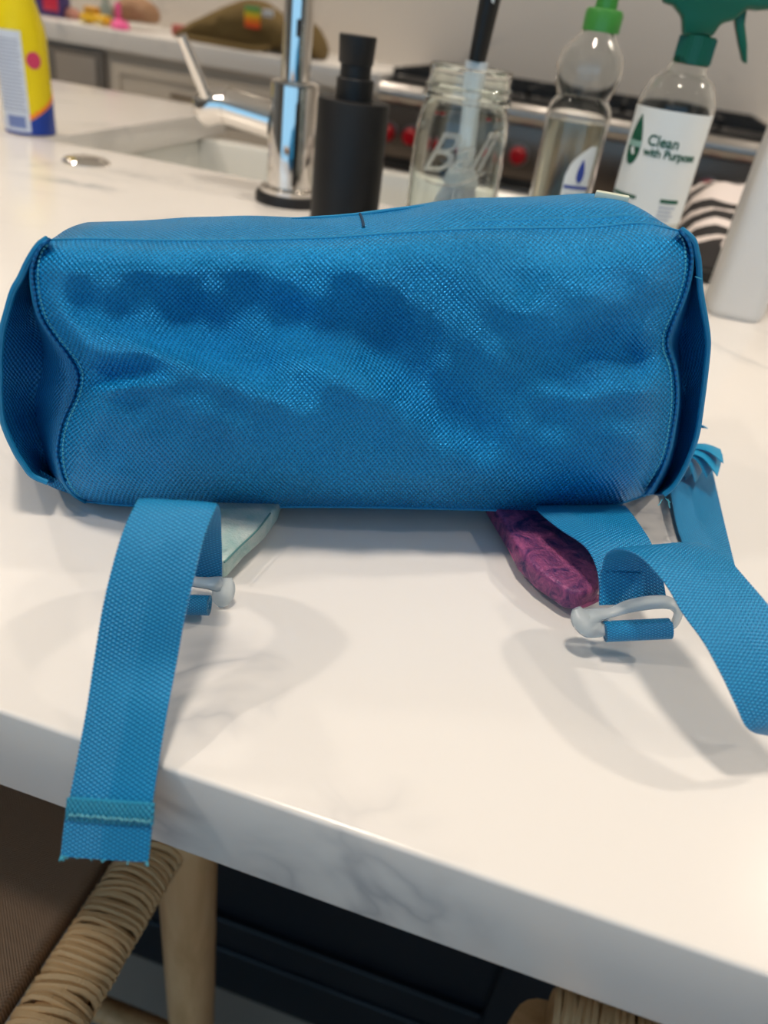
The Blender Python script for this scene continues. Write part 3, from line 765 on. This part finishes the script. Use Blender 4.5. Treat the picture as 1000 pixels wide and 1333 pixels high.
# ================================================================ BACKPACK
BL, BR_ = on_z(100, 652, .012), on_z(865, 645, .030)
bu = Vector((BR_.x-BL.x, BR_.y-BL.y, 0)).normalized(); bn = Vector((-bu.y, bu.x, 0))
def PB(px, py, n):   # pixel onto the bag's front plane pushed back by n metres
    d = ray(px, py); return CC + d*((bn.dot(BL)+n-bn.dot(CC))/bn.dot(d))
bp = thing('backpack', 'small metallic blue canvas backpack lying on its back, base towards the viewer', 'backpack', (BL.x*.5+BR_.x*.5+bn.x*.1, BL.y*.5+BR_.y*.5+bn.y*.1, 0))
def interp(tab, v):
    for i in range(len(tab)-1):
        if v <= tab[i+1][0] or i == len(tab)-2:
            a, b = tab[i], tab[i+1]; t_ = (v-a[0])/(b[0]-a[0]); t_ = max(0, min(1, t_)); 
            p0 = tab[max(i-1, 0)]; p3 = tab[min(i+2, len(tab)-1)]
            out = []
            for q in range(1, len(a)):
                m1 = (b[q]-p0[q])/(b[0]-p0[0])*(b[0]-a[0]); m2 = (p3[q]-a[q])/(p3[0]-a[0])*(b[0]-a[0])
                h1 = 2*t_**3-3*t_**2+1; h2 = t_**3-2*t_**2+t_; h3 = -2*t_**3+3*t_**2; h4 = t_**3-t_**2
                out.append(h1*a[q]+h2*m1+h3*b[q]+h4*m2)
            return out
def to_v(pts):  # param by cumulative length
    L = [0]
    for i in range(1, len(pts)): L.append(L[-1]+math.hypot(pts[i][0]-pts[i-1][0], pts[i][1]-pts[i-1][1]))
    return [(L[i]/L[-1],)+tuple(pts[i]) for i in range(len(pts))]
FL = to_v([(64, 313), (47, 328), (42, 361), (50, 406), (72, 442), (93, 468), (101, 487), (97, 514), (82, 548), (75, 580), (79, 617), (92, 640), (111, 653)])
FR = to_v([(884, 301), (897, 315), (900, 337), (897, 365), (886, 399), (871, 433), (870, 454), (878, 478), (881, 516), (878, 551), (869, 592), (852, 625), (838, 645)])
FT = to_v([(64, 313), (110, 311), (200, 313), (300, 313), (420, 310), (520, 303), (620, 298), (700, 297), (770, 296), (838, 291), (884, 301)])
FB = to_v([(111, 653), (170, 658), (300, 660), (450, 660), (600, 663), (700, 665), (760, 662), (805, 656), (838, 645)])
def coons(u, v):
    l, r_, t_, b_ = interp(FL, v), interp(FR, v), interp(FT, u), interp(FB, u)
    c00, c10, c01, c11 = FL[0][1:], FR[0][1:], FL[-1][1:], FR[-1][1:]
    return [(1-u)*l[k]+u*r_[k]+(1-v)*t_[k]+v*b_[k]-((1-u)*(1-v)*c00[k]+u*(1-v)*c10[k]+(1-u)*v*c01[k]+u*v*c11[k]) for k in (0, 1)]
def gau(x, y, cx, cy, sx, sy, ang=0.):
    a = math.radians(ang); dx, dy = x-cx, y-cy
    p = dx*math.cos(a)+dy*math.sin(a); q = -dx*math.sin(a)+dy*math.cos(a)
    return math.exp(-.5*((p/sx)**2+(q/sy)**2))
def relief(x, y):   # millimetres towards the viewer, from fold positions on the face
    h = 0
    h += 5.0*gau(x, y, 330, 545, 170, 62, 6)
    h -= 5.0*gau(x, y, 380, 425, 210, 36, 4)
    h += 3.0*gau(x, y, 210, 462, 95, 15, 24)
    h += 3.0*gau(x, y, 470, 505, 70, 26, 28)
    h -= 4.5*gau(x, y, 600, 545, 62, 34, 32)
    h -= 3.0*gau(x, y, 525, 470, 50, 20, 40)
    h += 4.5*gau(x, y, 700, 590, 120, 42, -6)
    h += 5.0*gau(x, y, 700, 400, 130, 50, -20)
    h -= 3.0*gau(x, y, 800, 430, 60, 14, -25)
    h -= 4.0*gau(x, y, 845, 462, 60, 14, 6)
    h += 2.6*gau(x, y, 800, 512, 70, 14, -4)
    h -= 5.0*gau(x, y, 120, 488, 45, 11, -4)
    h += 2.2*gau(x, y, 150, 505, 50, 8, -6)
    h -= 2.0*gau(x, y, 130, 420, 40, 30, 30)
    h += 1.5*math.sin(x*.021+y*.013)*.5
    h += .35*math.sin(x*.05-y*.08)+.25*math.sin(x*.09+y*.05+1)
    return h
NU, NV = 230, 110
vs, uv, fs = [], [], []
def face_n(u, v):
    x, y = coons(u, v)
    eu = 1-abs(2*u-1)**7; 
    tv = v
    prof_ = (1-(1-min(1, tv/.16))**2.2)*.016 + (1-(1-min(1, (1-tv)/.16))**2.2)*.014 - .030
    n = -.012*(1-(2*tv-1)**2)*eu*.6 + (.012*(1-min(1, tv/.14))**2) + (.010*(1-min(1, (1-tv)/.14))**2) + .006*(1-min(1, min(u, 1-u)/.05))**2
    n -= .0014*relief(x, y)*min(1, min(u, 1-u)*16, tv*7, (1-tv)*7)
    n -= .004*max(0, 1-math.hypot((1-u)*2.6, (1-v))/.45)**2*min(1, (1-u)*20, (1-v)*8)
    return x, y, n
for j in range(NV+1):
    for i in range(NU+1):
        u, v = i/NU, j/NV
        u = .5-.5*math.cos(PI*u)*(.35)+(u-.5)*.65 if False else u
        x, y, n = face_n(u, v)
        q = PB(x, y, n); q.z = max(q.z, .004); vs.append(q); uv.append((u*.245, -v*.115))
for j in range(NV):
    for i in range(NU):
        a = j*(NU+1)+i; fs.append((a, a+NU+1, a+NU+2, a+1))
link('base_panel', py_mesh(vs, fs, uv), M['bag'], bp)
edgeN = lambda v: .0
# body loft behind the panel
ring0 = []
K1, K2 = 90, 34
for i in range(K1+1): ring0.append((i/K1, 0))
for j in range(1, K2): ring0.append((1, j/K2))
for i in range(K1, -1, -1): ring0.append((i/K1, 1))
for j in range(K2-1, 0, -1): ring0.append((0, j/K2))
def topbulge(u):   # extra height behind the top seam, from left to right
    return interp([(0, .0), (.1, .0), (.2, .0015), (.35, .0015), (.5, .0015), (.65, .0036), (.8, .0054), (.92, .0048), (.97, .003), (1, .0)], u)[0]
base = []
for (u, v) in ring0:
    x, y, n = face_n(u, v); base.append((PB(x, y, n), u, v))
mid = sum((b[0] for b in base), Vector())/len(base)
steps = [(0, 1., 1., 0), (.005, 1.0, .994, .35), (.014, 1.0, .985, .8), (.026, .99, .975, 1.), (.042, .965, .965, 1.), (.065, .90, .95, .6), (.10, .80, .93, .2), (.15, .66, .9, 0), (.20, .50, .84, 0), (.235, .34, .7, 0), (.25, .2, .5, 0)]
steps = catmull([list(s) for s in steps], 4)
vs, uv, fs = [], [], []
zb = .010
for (dn, hs, ws, bg) in steps:
    for k, (p, u, v) in enumerate(base):
        du = (p-mid).dot(bu)
        q = mid + bu*(du*ws) + bn*((p-mid).dot(bn)+dn)
        zz = zb + (p.z-zb)*hs
        if v < .5: zz += (topbulge(u)+ .0003*math.sin(u*17+dn*90)+.0002*math.sin(u*33-dn*60))*bg*(1-2*v)*1.0
        vs.append((q.x, q.y, max(zz, .004))); uv.append((du, dn+p.z))
n = len(base)
for i in range(len(steps)-1):
    for k in range(n):
        l = (k+1) % n; fs.append((i*n+k, i*n+l, (i+1)*n+l, (i+1)*n+k))
fs.append(tuple(range((len(steps)-1)*n, len(steps)*n)))
me = py_mesh(vs, fs, uv); me.flip_normals() if False else None
body_o = link('body', me, M['bag'], bp)
# side gussets folded outwards
def gusset(rows, sgn):
    R = catmull([list(r) for r in rows], 5)
    vs, uv, fs = [], [], []; L = 0; last = None
    for (y, fe, cr, rim) in R:
        d = abs(rim-fe); s = min(1., d/30)
        prof_ = [(fe, .0045), ((fe*.5+cr*.5), .006+.006*s), (cr, .008+.016*s), (cr*.75+rim*.25, .009+.012*s), (cr*.3+rim*.7, .008+.004*s), (rim-sgn*1, .006), (rim, .007), (rim-sgn*.3, .012), (rim-sgn*10*s-sgn*2, .05), (rim-sgn*26*s-sgn*4, .09), (rim-sgn*50*s-sgn*6, .13)]
        if last is not None: L += abs(y-last)*.0003
        last = y; cu_ = 0; pp = None
        for k, (x, nn) in enumerate(prof_):
            wob = .0012*math.sin(y*.07+k)*s if 0 < k < 4 else 0
            q = PB(x, y, nn+wob)
            if k >= 8:
                q.z = zb+(q.z-zb)*(1-(k-7)*.07)
            if q.z < .004: q.z = .004
            if pp is not None: cu_ += (q-pp).length
            pp = q; vs.append(q); uv.append((cu_, L))
    m = len(prof_)
    for i in range(len(R)-1):
        for k in range(m-1):
            a = i*m+k; fs.append((a, a+1, a+m+1, a+m))
    me = py_mesh(vs, fs, uv)
    return me, R
LG = [(311, 66, 64, 62), (320, 54, 52, 50), (340, 44, 42, 37), (361, 42, 40, 27), (379, 45, 41, 17), (406, 50, 43, 9), (430, 63, 52, 3), (460, 86, 57, 0), (487, 101, 55, 0), (514, 97, 47, 0), (550, 81, 49, 4), (586, 74, 58, 19), (605, 77, 62, 31), (619, 80, 66, 42), (628, 84, 78, 62)]
RG = [(299, 884, 885, 887), (312, 895, 898, 902), (328, 900, 902, 907), (344, 900, 903, 910), (378, 893, 900, 912), (419, 877, 890, 919), (447, 869, 884, 922), (482, 879, 886, 919), (523, 881, 888, 914), (568, 874, 884, 907), (606, 864, 874, 893), (632, 850, 862, 878), (644, 840, 850, 864)]
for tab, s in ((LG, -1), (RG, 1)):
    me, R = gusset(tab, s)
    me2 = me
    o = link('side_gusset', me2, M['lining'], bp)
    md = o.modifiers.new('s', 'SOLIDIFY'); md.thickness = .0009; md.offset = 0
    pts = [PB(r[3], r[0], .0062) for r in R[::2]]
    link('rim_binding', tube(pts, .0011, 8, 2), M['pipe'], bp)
# piping round the base panel
def edge_pts(tab, w, n):
    out = []
    for i in range(n+1):
        v = i/n
        u_, v_ = {'L': (0, v), 'R': (1, v), 'T': (v, 0), 'B': (v, 1)}[w]
        x, y, nn = face_n(u_, v_); out.append(PB(x, y, nn))
    return out
for w_, n_ in (('L', 24), ('R', 24), ('T', 50), ('B', 50)):
    link('piping', tube(edge_pts(None, w_, n_), .0009 if w_ in 'LR' else .0005, 8, 2), M['pipe'], bp)
# stitches just inside the panel edge
parts = []
def stitch(u0, v0, u1, v1, off=.0003, r=.00035):
    P = []
    for (u, v) in ((u0, v0), (u1, v1)):
        x, y, nn = face_n(u, v); P.append(PB(x, y, nn-off))
    parts.append(tube(P, r, 5, 1, raw=True))
for k in range(64):
    v = .03+.94*k/64
    stitch(.009, v, .009, v+.009); stitch(.991, v, .991, v+.009)
so_ = link('edge_stitching', join(parts), M['thread'], bp); so_['kind'] = 'stuff'
# seam on the top panel and its short vertical seam
def bodypt(u, dn_i, lift=.0004):
    dn, hs, ws, bg = steps[dn_i]; k = int(round(u*K1)); p, uu, v = base[k]
    du = (p-mid).dot(bu); q = mid+bu*(du*ws)+bn*((p-mid).dot(bn)+dn); zz = zb+(p.z-zb)*hs+topbulge(uu)*bg+lift
    return Vector((q.x, q.y, zz))
link('top_seam', tube([bodypt(.66+.33*k/12, 4, -.0002) for k in range(13)], [.0001]+[.0006]*11+[.0001], 6, 1), M['pipe'], bp)
link('pocket_seam', tube([bodypt(.495, i, .0002) for i in range(5, 15, 2)], .0005, 6, 1), mat('dark_thread', (.001, .03, .08), .7), bp)
link('front_pocket_rim', tube([bodypt(u, 13, .0000) for u in (.38, .42, .46, .5, .54, .58, .62)], [.0002, .0006, .0007, .0007, .0007, .0006, .0002], 8, 3), M['pipe'], bp)
qa = bodypt(.93, 11, .0003)
link('care_label', box(qa.x-.0065, qa.x+.0055, qa.y-.002, qa.y+.002, qa.z-.002, qa.z+.0009, .0004), mat('cream_label', (.62, .66, .55), .6), bp, label='small cream label tab')
# frayed threads at the right lower corner and left tag loop
for (x, y, dx, dy) in ((866, 648, 7, 6), (870, 650, 2, 11), (862, 650, -5, 8), (905, 360, 9, 3)):
    link('loose_thread', tube([PB(x, y, .006), PB(x+dx*.5, y+dy*.6, .004), PB(x+dx, y+dy, .002)], .0002, 5, 3), M['thread'], bp)
link('side_loop', ribbon([(PB(52, 612, .016), PB(54, 624, .016)), (PB(68, 621, .015), PB(66, 633, .015)), (PB(92, 630, .016), PB(92, 643, .016))], .001, 6, 4), M['web'], bp)

def roll(p0, p1, r, turns=2.2):
    ax = (p1-p0); L_ = ax.length; ax.normalize(); s_ = ax.cross(UPV).normalized(); u_ = s_.cross(ax)
    vs, uv, fs = [], [], []; n_ = 44; m_ = 12
    for side in (0, 1):
        for i in range(n_+1):
            a = 2*PI*turns*i/n_; rr = r*(.42+.58*i/n_) - side*.0009
            for k in range(m_+1):
                w_ = 1+.0*k
                vs.append(p0+ax*(L_*k/m_)+s_*(rr*1.05*math.cos(a))+u_*(rr*.9*math.sin(a))); uv.append((.025*k/m_, rr*a*.8))
    w_ = m_+1; off = (n_+1)*w_
    for i in range(n_):
        for k in range(m_):
            q = (i*w_+k, i*w_+k+1, (i+1)*w_+k+1, (i+1)*w_+k); fs.append(q); fs.append(tuple(off+j for j in q[::-1]))
        fs.append((i*w_, (i+1)*w_, off+(i+1)*w_, off+i*w_)); fs.append((i*w_+m_, off+i*w_+m_, off+(i+1)*w_+m_, (i+1)*w_+m_))
    return py_mesh(vs, fs, uv)
# ---- left webbing strap
def rowd(xa, ya, xb, yb, da, db=None): return (at(xa, ya, da), at(xb, yb, da if db is None else db))
LS = [rowd(196, 748, 289, 752, .268), rowd(186, 715, 289, 722, .262), rowd(180, 680, 288, 688, .252), rowd(180, 660, 287, 666, .240), rowd(182, 652, 284, 658, .230), rowd(178, 654, 281, 661, .222),
      rowd(161, 690, 266, 699, .216), rowd(146, 739, 254, 748, .2135), rowd(133, 795, 241, 803, .213), rowd(122, 863, 230, 864, .2135),
      rowd(113, 923, 218, 925, .2125, .2090), rowd(99, 998, 205, 1003, .2110, .2060), rowd(91, 1038, 199, 1045, .2105, .2045), rowd(85, 1075, 195, 1082, .2105, .2045), rowd(80, 1114, 192, 1121, .2105, .2050)]
M['hem'] = weave_mat('worn_webbing', (.02, .31, .50), (.002, .16, .34), .0016, .1, .6, .0005)
stl = link('webbing_strap', ribbon(LS, .0012, 8, 12), M['web'], bp, label='blue webbing strap hanging over the worktop edge')
fd = [rowd(89, 1040, 200, 1047, .2094, .2034), rowd(84, 1077, 197, 1084, .2094, .2034), rowd(80, 1113, 193, 1121, .2094, .2039)]
link('folded_hem', ribbon(fd, .0018, 8, 12), M['web'], stl)
link('hem_band', ribbon([rowd(88, 1038, 201, 1046, .2088, .2028), rowd(87, 1052, 200, 1060, .2086, .2026), rowd(86, 1066, 199, 1074, .2090, .2030)], .0022, 8, 12), M['hem'], stl, label='worn folded band across the strap end')
parts = []
for k in range(15):
    s = k/15; s2 = (k+.75)/15; w1 = math.sin(k*1.9)*1.6
    A = at(90+(198-90)*s, 1061+9*s+w1, .2070-.006*s); B = at(90+(198-90)*s2, 1061+9*s2-w1, .2070-.006*s2)
    parts.append(tube([A, B], .00035, 5, 1, raw=True))
hs_ = link('hem_stitching', join(parts), mat('pale_thread', (.10, .35, .45), .7), stl); hs_['kind'] = 'stuff'
parts = []
for k in range(26):
    x = random.choice([random.uniform(80, 192), 192, 80]); y = 1114+7*(x-80)/112
    parts.append(tube([at(x, y, .2085-.0055*(x-80)/112), at(x+random.uniform(-4, 4), y+random.uniform(2, 7), .2085-.0055*(x-80)/112)], .00014, 4, 1, raw=True))
hf = link('hem_fray', join(parts), M['thread'], stl); hf['kind'] = 'stuff'
# ---- left pad, tab, buckle
def padm(pts, z0, z1, bevel=.0015):
    P = [on_z(x, y, (z0+z1)/2) for x, y in pts]
    return prism([(q.x, q.y) for q in P], 'z', z0, z1, bevel, 3)
def pad_mat(name, c1, c2, sc):
    m = mat(name, c1, .45, .2); t = NT(m); c = t.coord()
    t.l.new(t.ramp(t.noise(c, sc, 4, .7, 1.5), [(.35, c1), (.65, c2)]), t.b.inputs['Base Color']); t.bump(t.noise(c, 900, 3), .0006, .7); return m
M['teal'] = pad_mat('pale_teal_lining', (.34, .55, .53), (.62, .70, .66), 60)
M['purple'] = pad_mat('iridescent_purple', (.035, .018, .10), (.42, .10, .24), 110)
link('strap_pad', padm([(262, 640), (372, 640), (362, 668), (345, 692), (318, 716), (296, 741), (286, 742), (270, 700)], .003, .011), M['teal'], bp, label='pale teal padded strap end')
link('pad_stitching', tube([on_z(352, 668, .0115), on_z(335, 690, .0115), on_z(312, 712, .0115), on_z(292, 732, .0115)], .0004, 6, 3), mat('teal_thread', (.1, .25, .25), .7), bp)
link('strap_tab', ribbon([rowd(262, 706, 288, 708, .274), rowd(258, 735, 289, 738, .276), rowd(256, 762, 288, 766, .274)], .0012, 5, 6), M['web'], bp)
def buckle(pts, rad, name='buckle', lab='frosted clear plastic buckle'):
    return link(name, tube(pts, rad, 14, 6, flat=.55), M['frost'], bp, label=lab)
bl = .2660
buckle([at(236, 752, bl), at(252, 757, bl), at(270, 759, bl), at(284, 760, bl), at(291, 762, bl)], [.0022, .0024, .0028, .0036, .0030])
link('buckle_side', tube([at(295, 752, bl), at(294, 764, bl), at(288, 777, bl), at(280, 784, bl)], [.0018, .0034, .0038, .0022], 12, 5, flat=.6), M['frost'], bp)
link('webbing_loop', roll(at(215, 785, .258), at(273, 787, .258), .0042), M['web'], bp)
# ---- right pad, webbing, buckle
pd = [(632, 655), (664, 708), (676, 732), (700, 756), (736, 781), (756, 785), (778, 776), (782, 736), (772, 714), (757, 702), (720, 672), (700, 650)]
link('strap_pad', padm(pd, .004, .013, .002), M['purple'], bp, label='iridescent purple padded strap end')
bt = [(x+4, y+12) for x, y in pd[1:8]]
link('pad_edging', tube([on_z(646, 676, .006), on_z(664, 710, .006), on_z(677, 734, .006), on_z(701, 758, .006), on_z(737, 783, .006), on_z(757, 787, .006), on_z(779, 778, .006)], .0014, 8, 4), mat('pink_edging', (.42, .09, .22), .5), bp)
WR = [rowd(700, 650, 800, 650, .335, .345), rowd(700, 664, 815, 660, .306, .321), rowd(728, 688, 836, 688, .292), rowd(762, 712, 850, 712, .281), rowd(778, 745, 862, 750, .276), rowd(780, 786, 868, 782, .2755)]
link('webbing_strap', ribbon(WR, .0012, 6, 10), M['web'], bp, label='blue webbing running under the bag to the right buckle')
link('strap_tab', ribbon([rowd(782, 744, 838, 746, .2715), rowd(781, 765, 839, 767, .2715), rowd(780, 788, 838, 786, .271)], .0014, 5, 8), M['web'], bp)
WT = [rowd(786, 772, 862, 772, .2745), rowd(784, 746, 864, 744, .272), rowd(788, 725, 872, 718, .266, .270), rowd(803, 715, 896, 707, .258, .262), rowd(832, 724, 922, 711, .249, .255), rowd(866, 760, 950, 731, .239, .246),
      rowd(888, 797, 973, 756, .2315, .238), rowd(916, 836, 1003, 792, .2245, .230), rowd(940, 880, 1030, 838, .221, .2245), rowd(958, 918, 1052, 884, .2195, .2215), rowd(974, 949, 1066, 920, .2205, .222), rowd(1000, 957, 1085, 930, .2260, .2265)]
link('webbing_tail', ribbon(WT, .0012, 8, 12), M['web'], bp, label='curling blue webbing tail at right')
bl = .2660
buckle([at(762, 806, bl), at(778, 800, bl), at(796, 797, bl), at(820, 789, bl), at(850, 784, bl), at(872, 785, bl), at(883, 796, bl), at(878, 812, bl), at(868, 820, bl)], [.0046, .0030, .0022, .0028, .0030, .0030, .0027, .0024, .0012])
link('buckle_side', tube([at(750, 792, bl), at(756, 804, bl), at(770, 813, bl), at(784, 818, bl), at(795, 808, bl)], [.0020, .0048, .0056, .0030, .0016], 12, 5, flat=.6), M['frost'], bp)
link('webbing_loop', roll(at(787, 821, .2650), at(872, 817, .2640), .0044), M['web'], bp)
# ---- strap and tassel behind
link('webbing_strap', ribbon([(on_z(868, 612, .006), on_z(926, 606, .006)), (on_z(880, 680, .004), on_z(940, 668, .004)), (on_z(890, 712, .003), on_z(953, 722, .003)), (on_z(900, 760, .002), on_z(965, 770, .002))], .0014, 6, 8), M['web'], bp, label='blue webbing lying flat behind the right side')
leath = mat('teal_leather', (.01, .30, .55), .4)
tsl = [((880, 596), (905, 608), (893, 625)), ((886, 590), (915, 610), (905, 628)), ((890, 586), (932, 604), (920, 622)), ((892, 582), (941, 592), (934, 620)), ((894, 580), (938, 585), (942, 603)), ((890, 566), (915, 556), (921, 558))]
for k, (a, b, c) in enumerate(tsl):
    z = .006+.004*k
    A = on_z(a[0], a[1], .02); B1 = on_z(b[0], b[1], z); B2 = on_z(c[0], c[1], z)
    if k == 5: B1 = on_z(914, 553, .03); B2 = on_z(922, 558, .03)
    link('tassel_strip', ribbon([(A, A+(B2-B1)*.25), ((A+B1)/2+Vector((0, 0, .002)), (A+B2)/2+Vector((0, 0, .002))), (B1, B2)], .0009, 4, 3), leath, bp)

# ================================================================ STOOLS
cordm = mat('paper_cord', (.72, .51, .28), .7); t = NT(cordm); t.bump(t.noise(t.scaled(t.coord(), (900, 250, 900)), 1, 2), .0008, .8)
woodm = mat('oak', (.50, .31, .16), .5); t = NT(woodm); nn_ = t.noise(t.scaled(t.coord(), (14, 14, 2)), 3, 5, .6, .6)
t.l.new(t.ramp(nn_, [(.3, (.48, .28, .12)), (.55, (.66, .42, .21)), (.8, (.75, .52, .29))]), t.b.inputs['Base Color'])
linen = mat('brown_woven_pad', (.20, .125, .075), .85); t = NT(linen); c = t.coord(); sp = t.new('ShaderNodeSeparateXYZ'); t.l.new(c, sp.inputs[0])
hx = t.math('MULTIPLY', t.math('SINE', t.math('MULTIPLY', sp.outputs[0], 3200)), t.math('SINE', t.math('MULTIPLY', sp.outputs[1], 3200)))
t.bump(hx, .0006, .8); t.l.new(t.ramp(t.math('MULTIPLY_ADD', hx, .5, .5), [(0, (.24, .155, .10)), (1, (.50, .35, .24))]), t.b.inputs['Base Color'])
SEATZ = -.27
def stool(label, x_in, sgn, rungz=FLOOR+.28, yf=.275, depth=.40, width=.44):
    """x_in: x of the side rail's outer edge; sgn=+1: body extends to +x"""
    x0, x1 = (x_in, x_in+width) if sgn > 0 else (x_in-width, x_in)
    s = thing('counter_stool', label, 'stool', ((x0+x1)/2, yf-depth/2, FLOOR))
    yb = yf-depth
    for lx_, ly, sx, sy in ((x0, yf, 1, -1), (x1, yf, -1, -1), (x0, yb, 1, 1), (x1, yb, -1, 1)):
        cx = lx_+sx*(-.0); cy = ly
        top = SEATZ+(.012 if sgn < 0 else -.030) if sy < 0 else SEATZ+.30
        link('leg', tube([(cx, cy, FLOOR+.003), (cx, cy, FLOOR+.3), (cx, cy, SEATZ-(.05 if top > SEATZ-.01 else .09)), (cx, cy, top)], [.0145, .018, .0205, .019], 20, 3), woodm, s)
    # side rails with cord wraps: each wrap a small loop
    for (a, b, ax) in (((x0+.012, yb+.02), (x0+.012, yf-.018), 'y'), ((x1-.012, yb+.02), (x1-.012, yf-.018), 'y'), ((x0+(.02 if sgn < 0 else .0), yf+(.022 if sgn < 0 else .006)), (x1-.02, yf+(.022 if sgn < 0 else .006)), 'x'), ((x0+.02, yb+.012), (x1-.02, yb+.012), 'x')):
        rail = link('seat_rail', tube([(a[0], a[1], SEATZ-.018), (b[0], b[1], SEATZ-.018)], .013, 14, 1), woodm, s)
        L = (Vector(b)-Vector(a)).length; n_ = int(L/.0040)
        tor = []
        for k in range(n_):
            tw_ = random.uniform(.0006, .0016); ph_ = random.uniform(0, 6); f = (k+.5)/n_; cx = a[0]+(b[0]-a[0])*f; cy = a[1]+(b[1]-a[1])*f
            lp = []
            for q in range(15):
                an = 2*PI*q/14; w_, h_ = .0178*math.cos(an), .0150*math.sin(an); sl = tw_*math.sin(an*2+ph_)+.0020*math.cos(an)
                lp.append((cx+w_, cy+sl, SEATZ-.018+h_) if ax == 'y' else (cx+sl, cy+w_, SEATZ-.018+h_))
            tor.append(tube(lp, random.uniform(.0020, .0026), 6, 1, raw=True, cap=False))
        cw = link('cord_wrap', join(tor), cordm, s); cw['kind'] = 'stuff'
    link('seat_pad', box(x0+.034, x1-.034, yb+.032, yf+.004, SEATZ-.024, SEATZ-.004, .005, 3), linen, s, label='brown woven seat centre')
    for z in (rungz,):
        link('stretcher', tube([(x0, yf, z), (x1, yf, z)], .011, 12, 1), woodm, s)
    for x in (x0, x1): link('stretcher', tube([(x, yb, FLOOR+.34), (x, yf, FLOOR+.34)], .011, 12, 1), woodm, s)
    return s, x0, x1, yb
RUNG = on_y(100, 1300, .275).z
s1, *_ = stool('oak counter stool with paper cord seat at the lower left, under the blue strap', -.158, -1, RUNG)
s2, sx0, sx1, syb = stool('oak counter stool with curved top rail at the bottom right, mostly hidden by the worktop', .088, 1, yf=.240)
for s_, xa, xb in ((s1, -.158-.44, -.158), (s2, sx0, sx1)):
    yb = (.275 if s_ is s1 else .240)-.40
    pts = [(xa, yb+.02, SEATZ+.29), (xa+.03, yb-.02, SEATZ+.30), ((xa+xb)/2, yb-.07, SEATZ+.30), (xb-.03, yb-.02, SEATZ+.30), (xb, yb+.02, SEATZ+.29)]
    link('top_rail', tube(pts, .014, 14, 5, flat=1.3), woodm, s_)
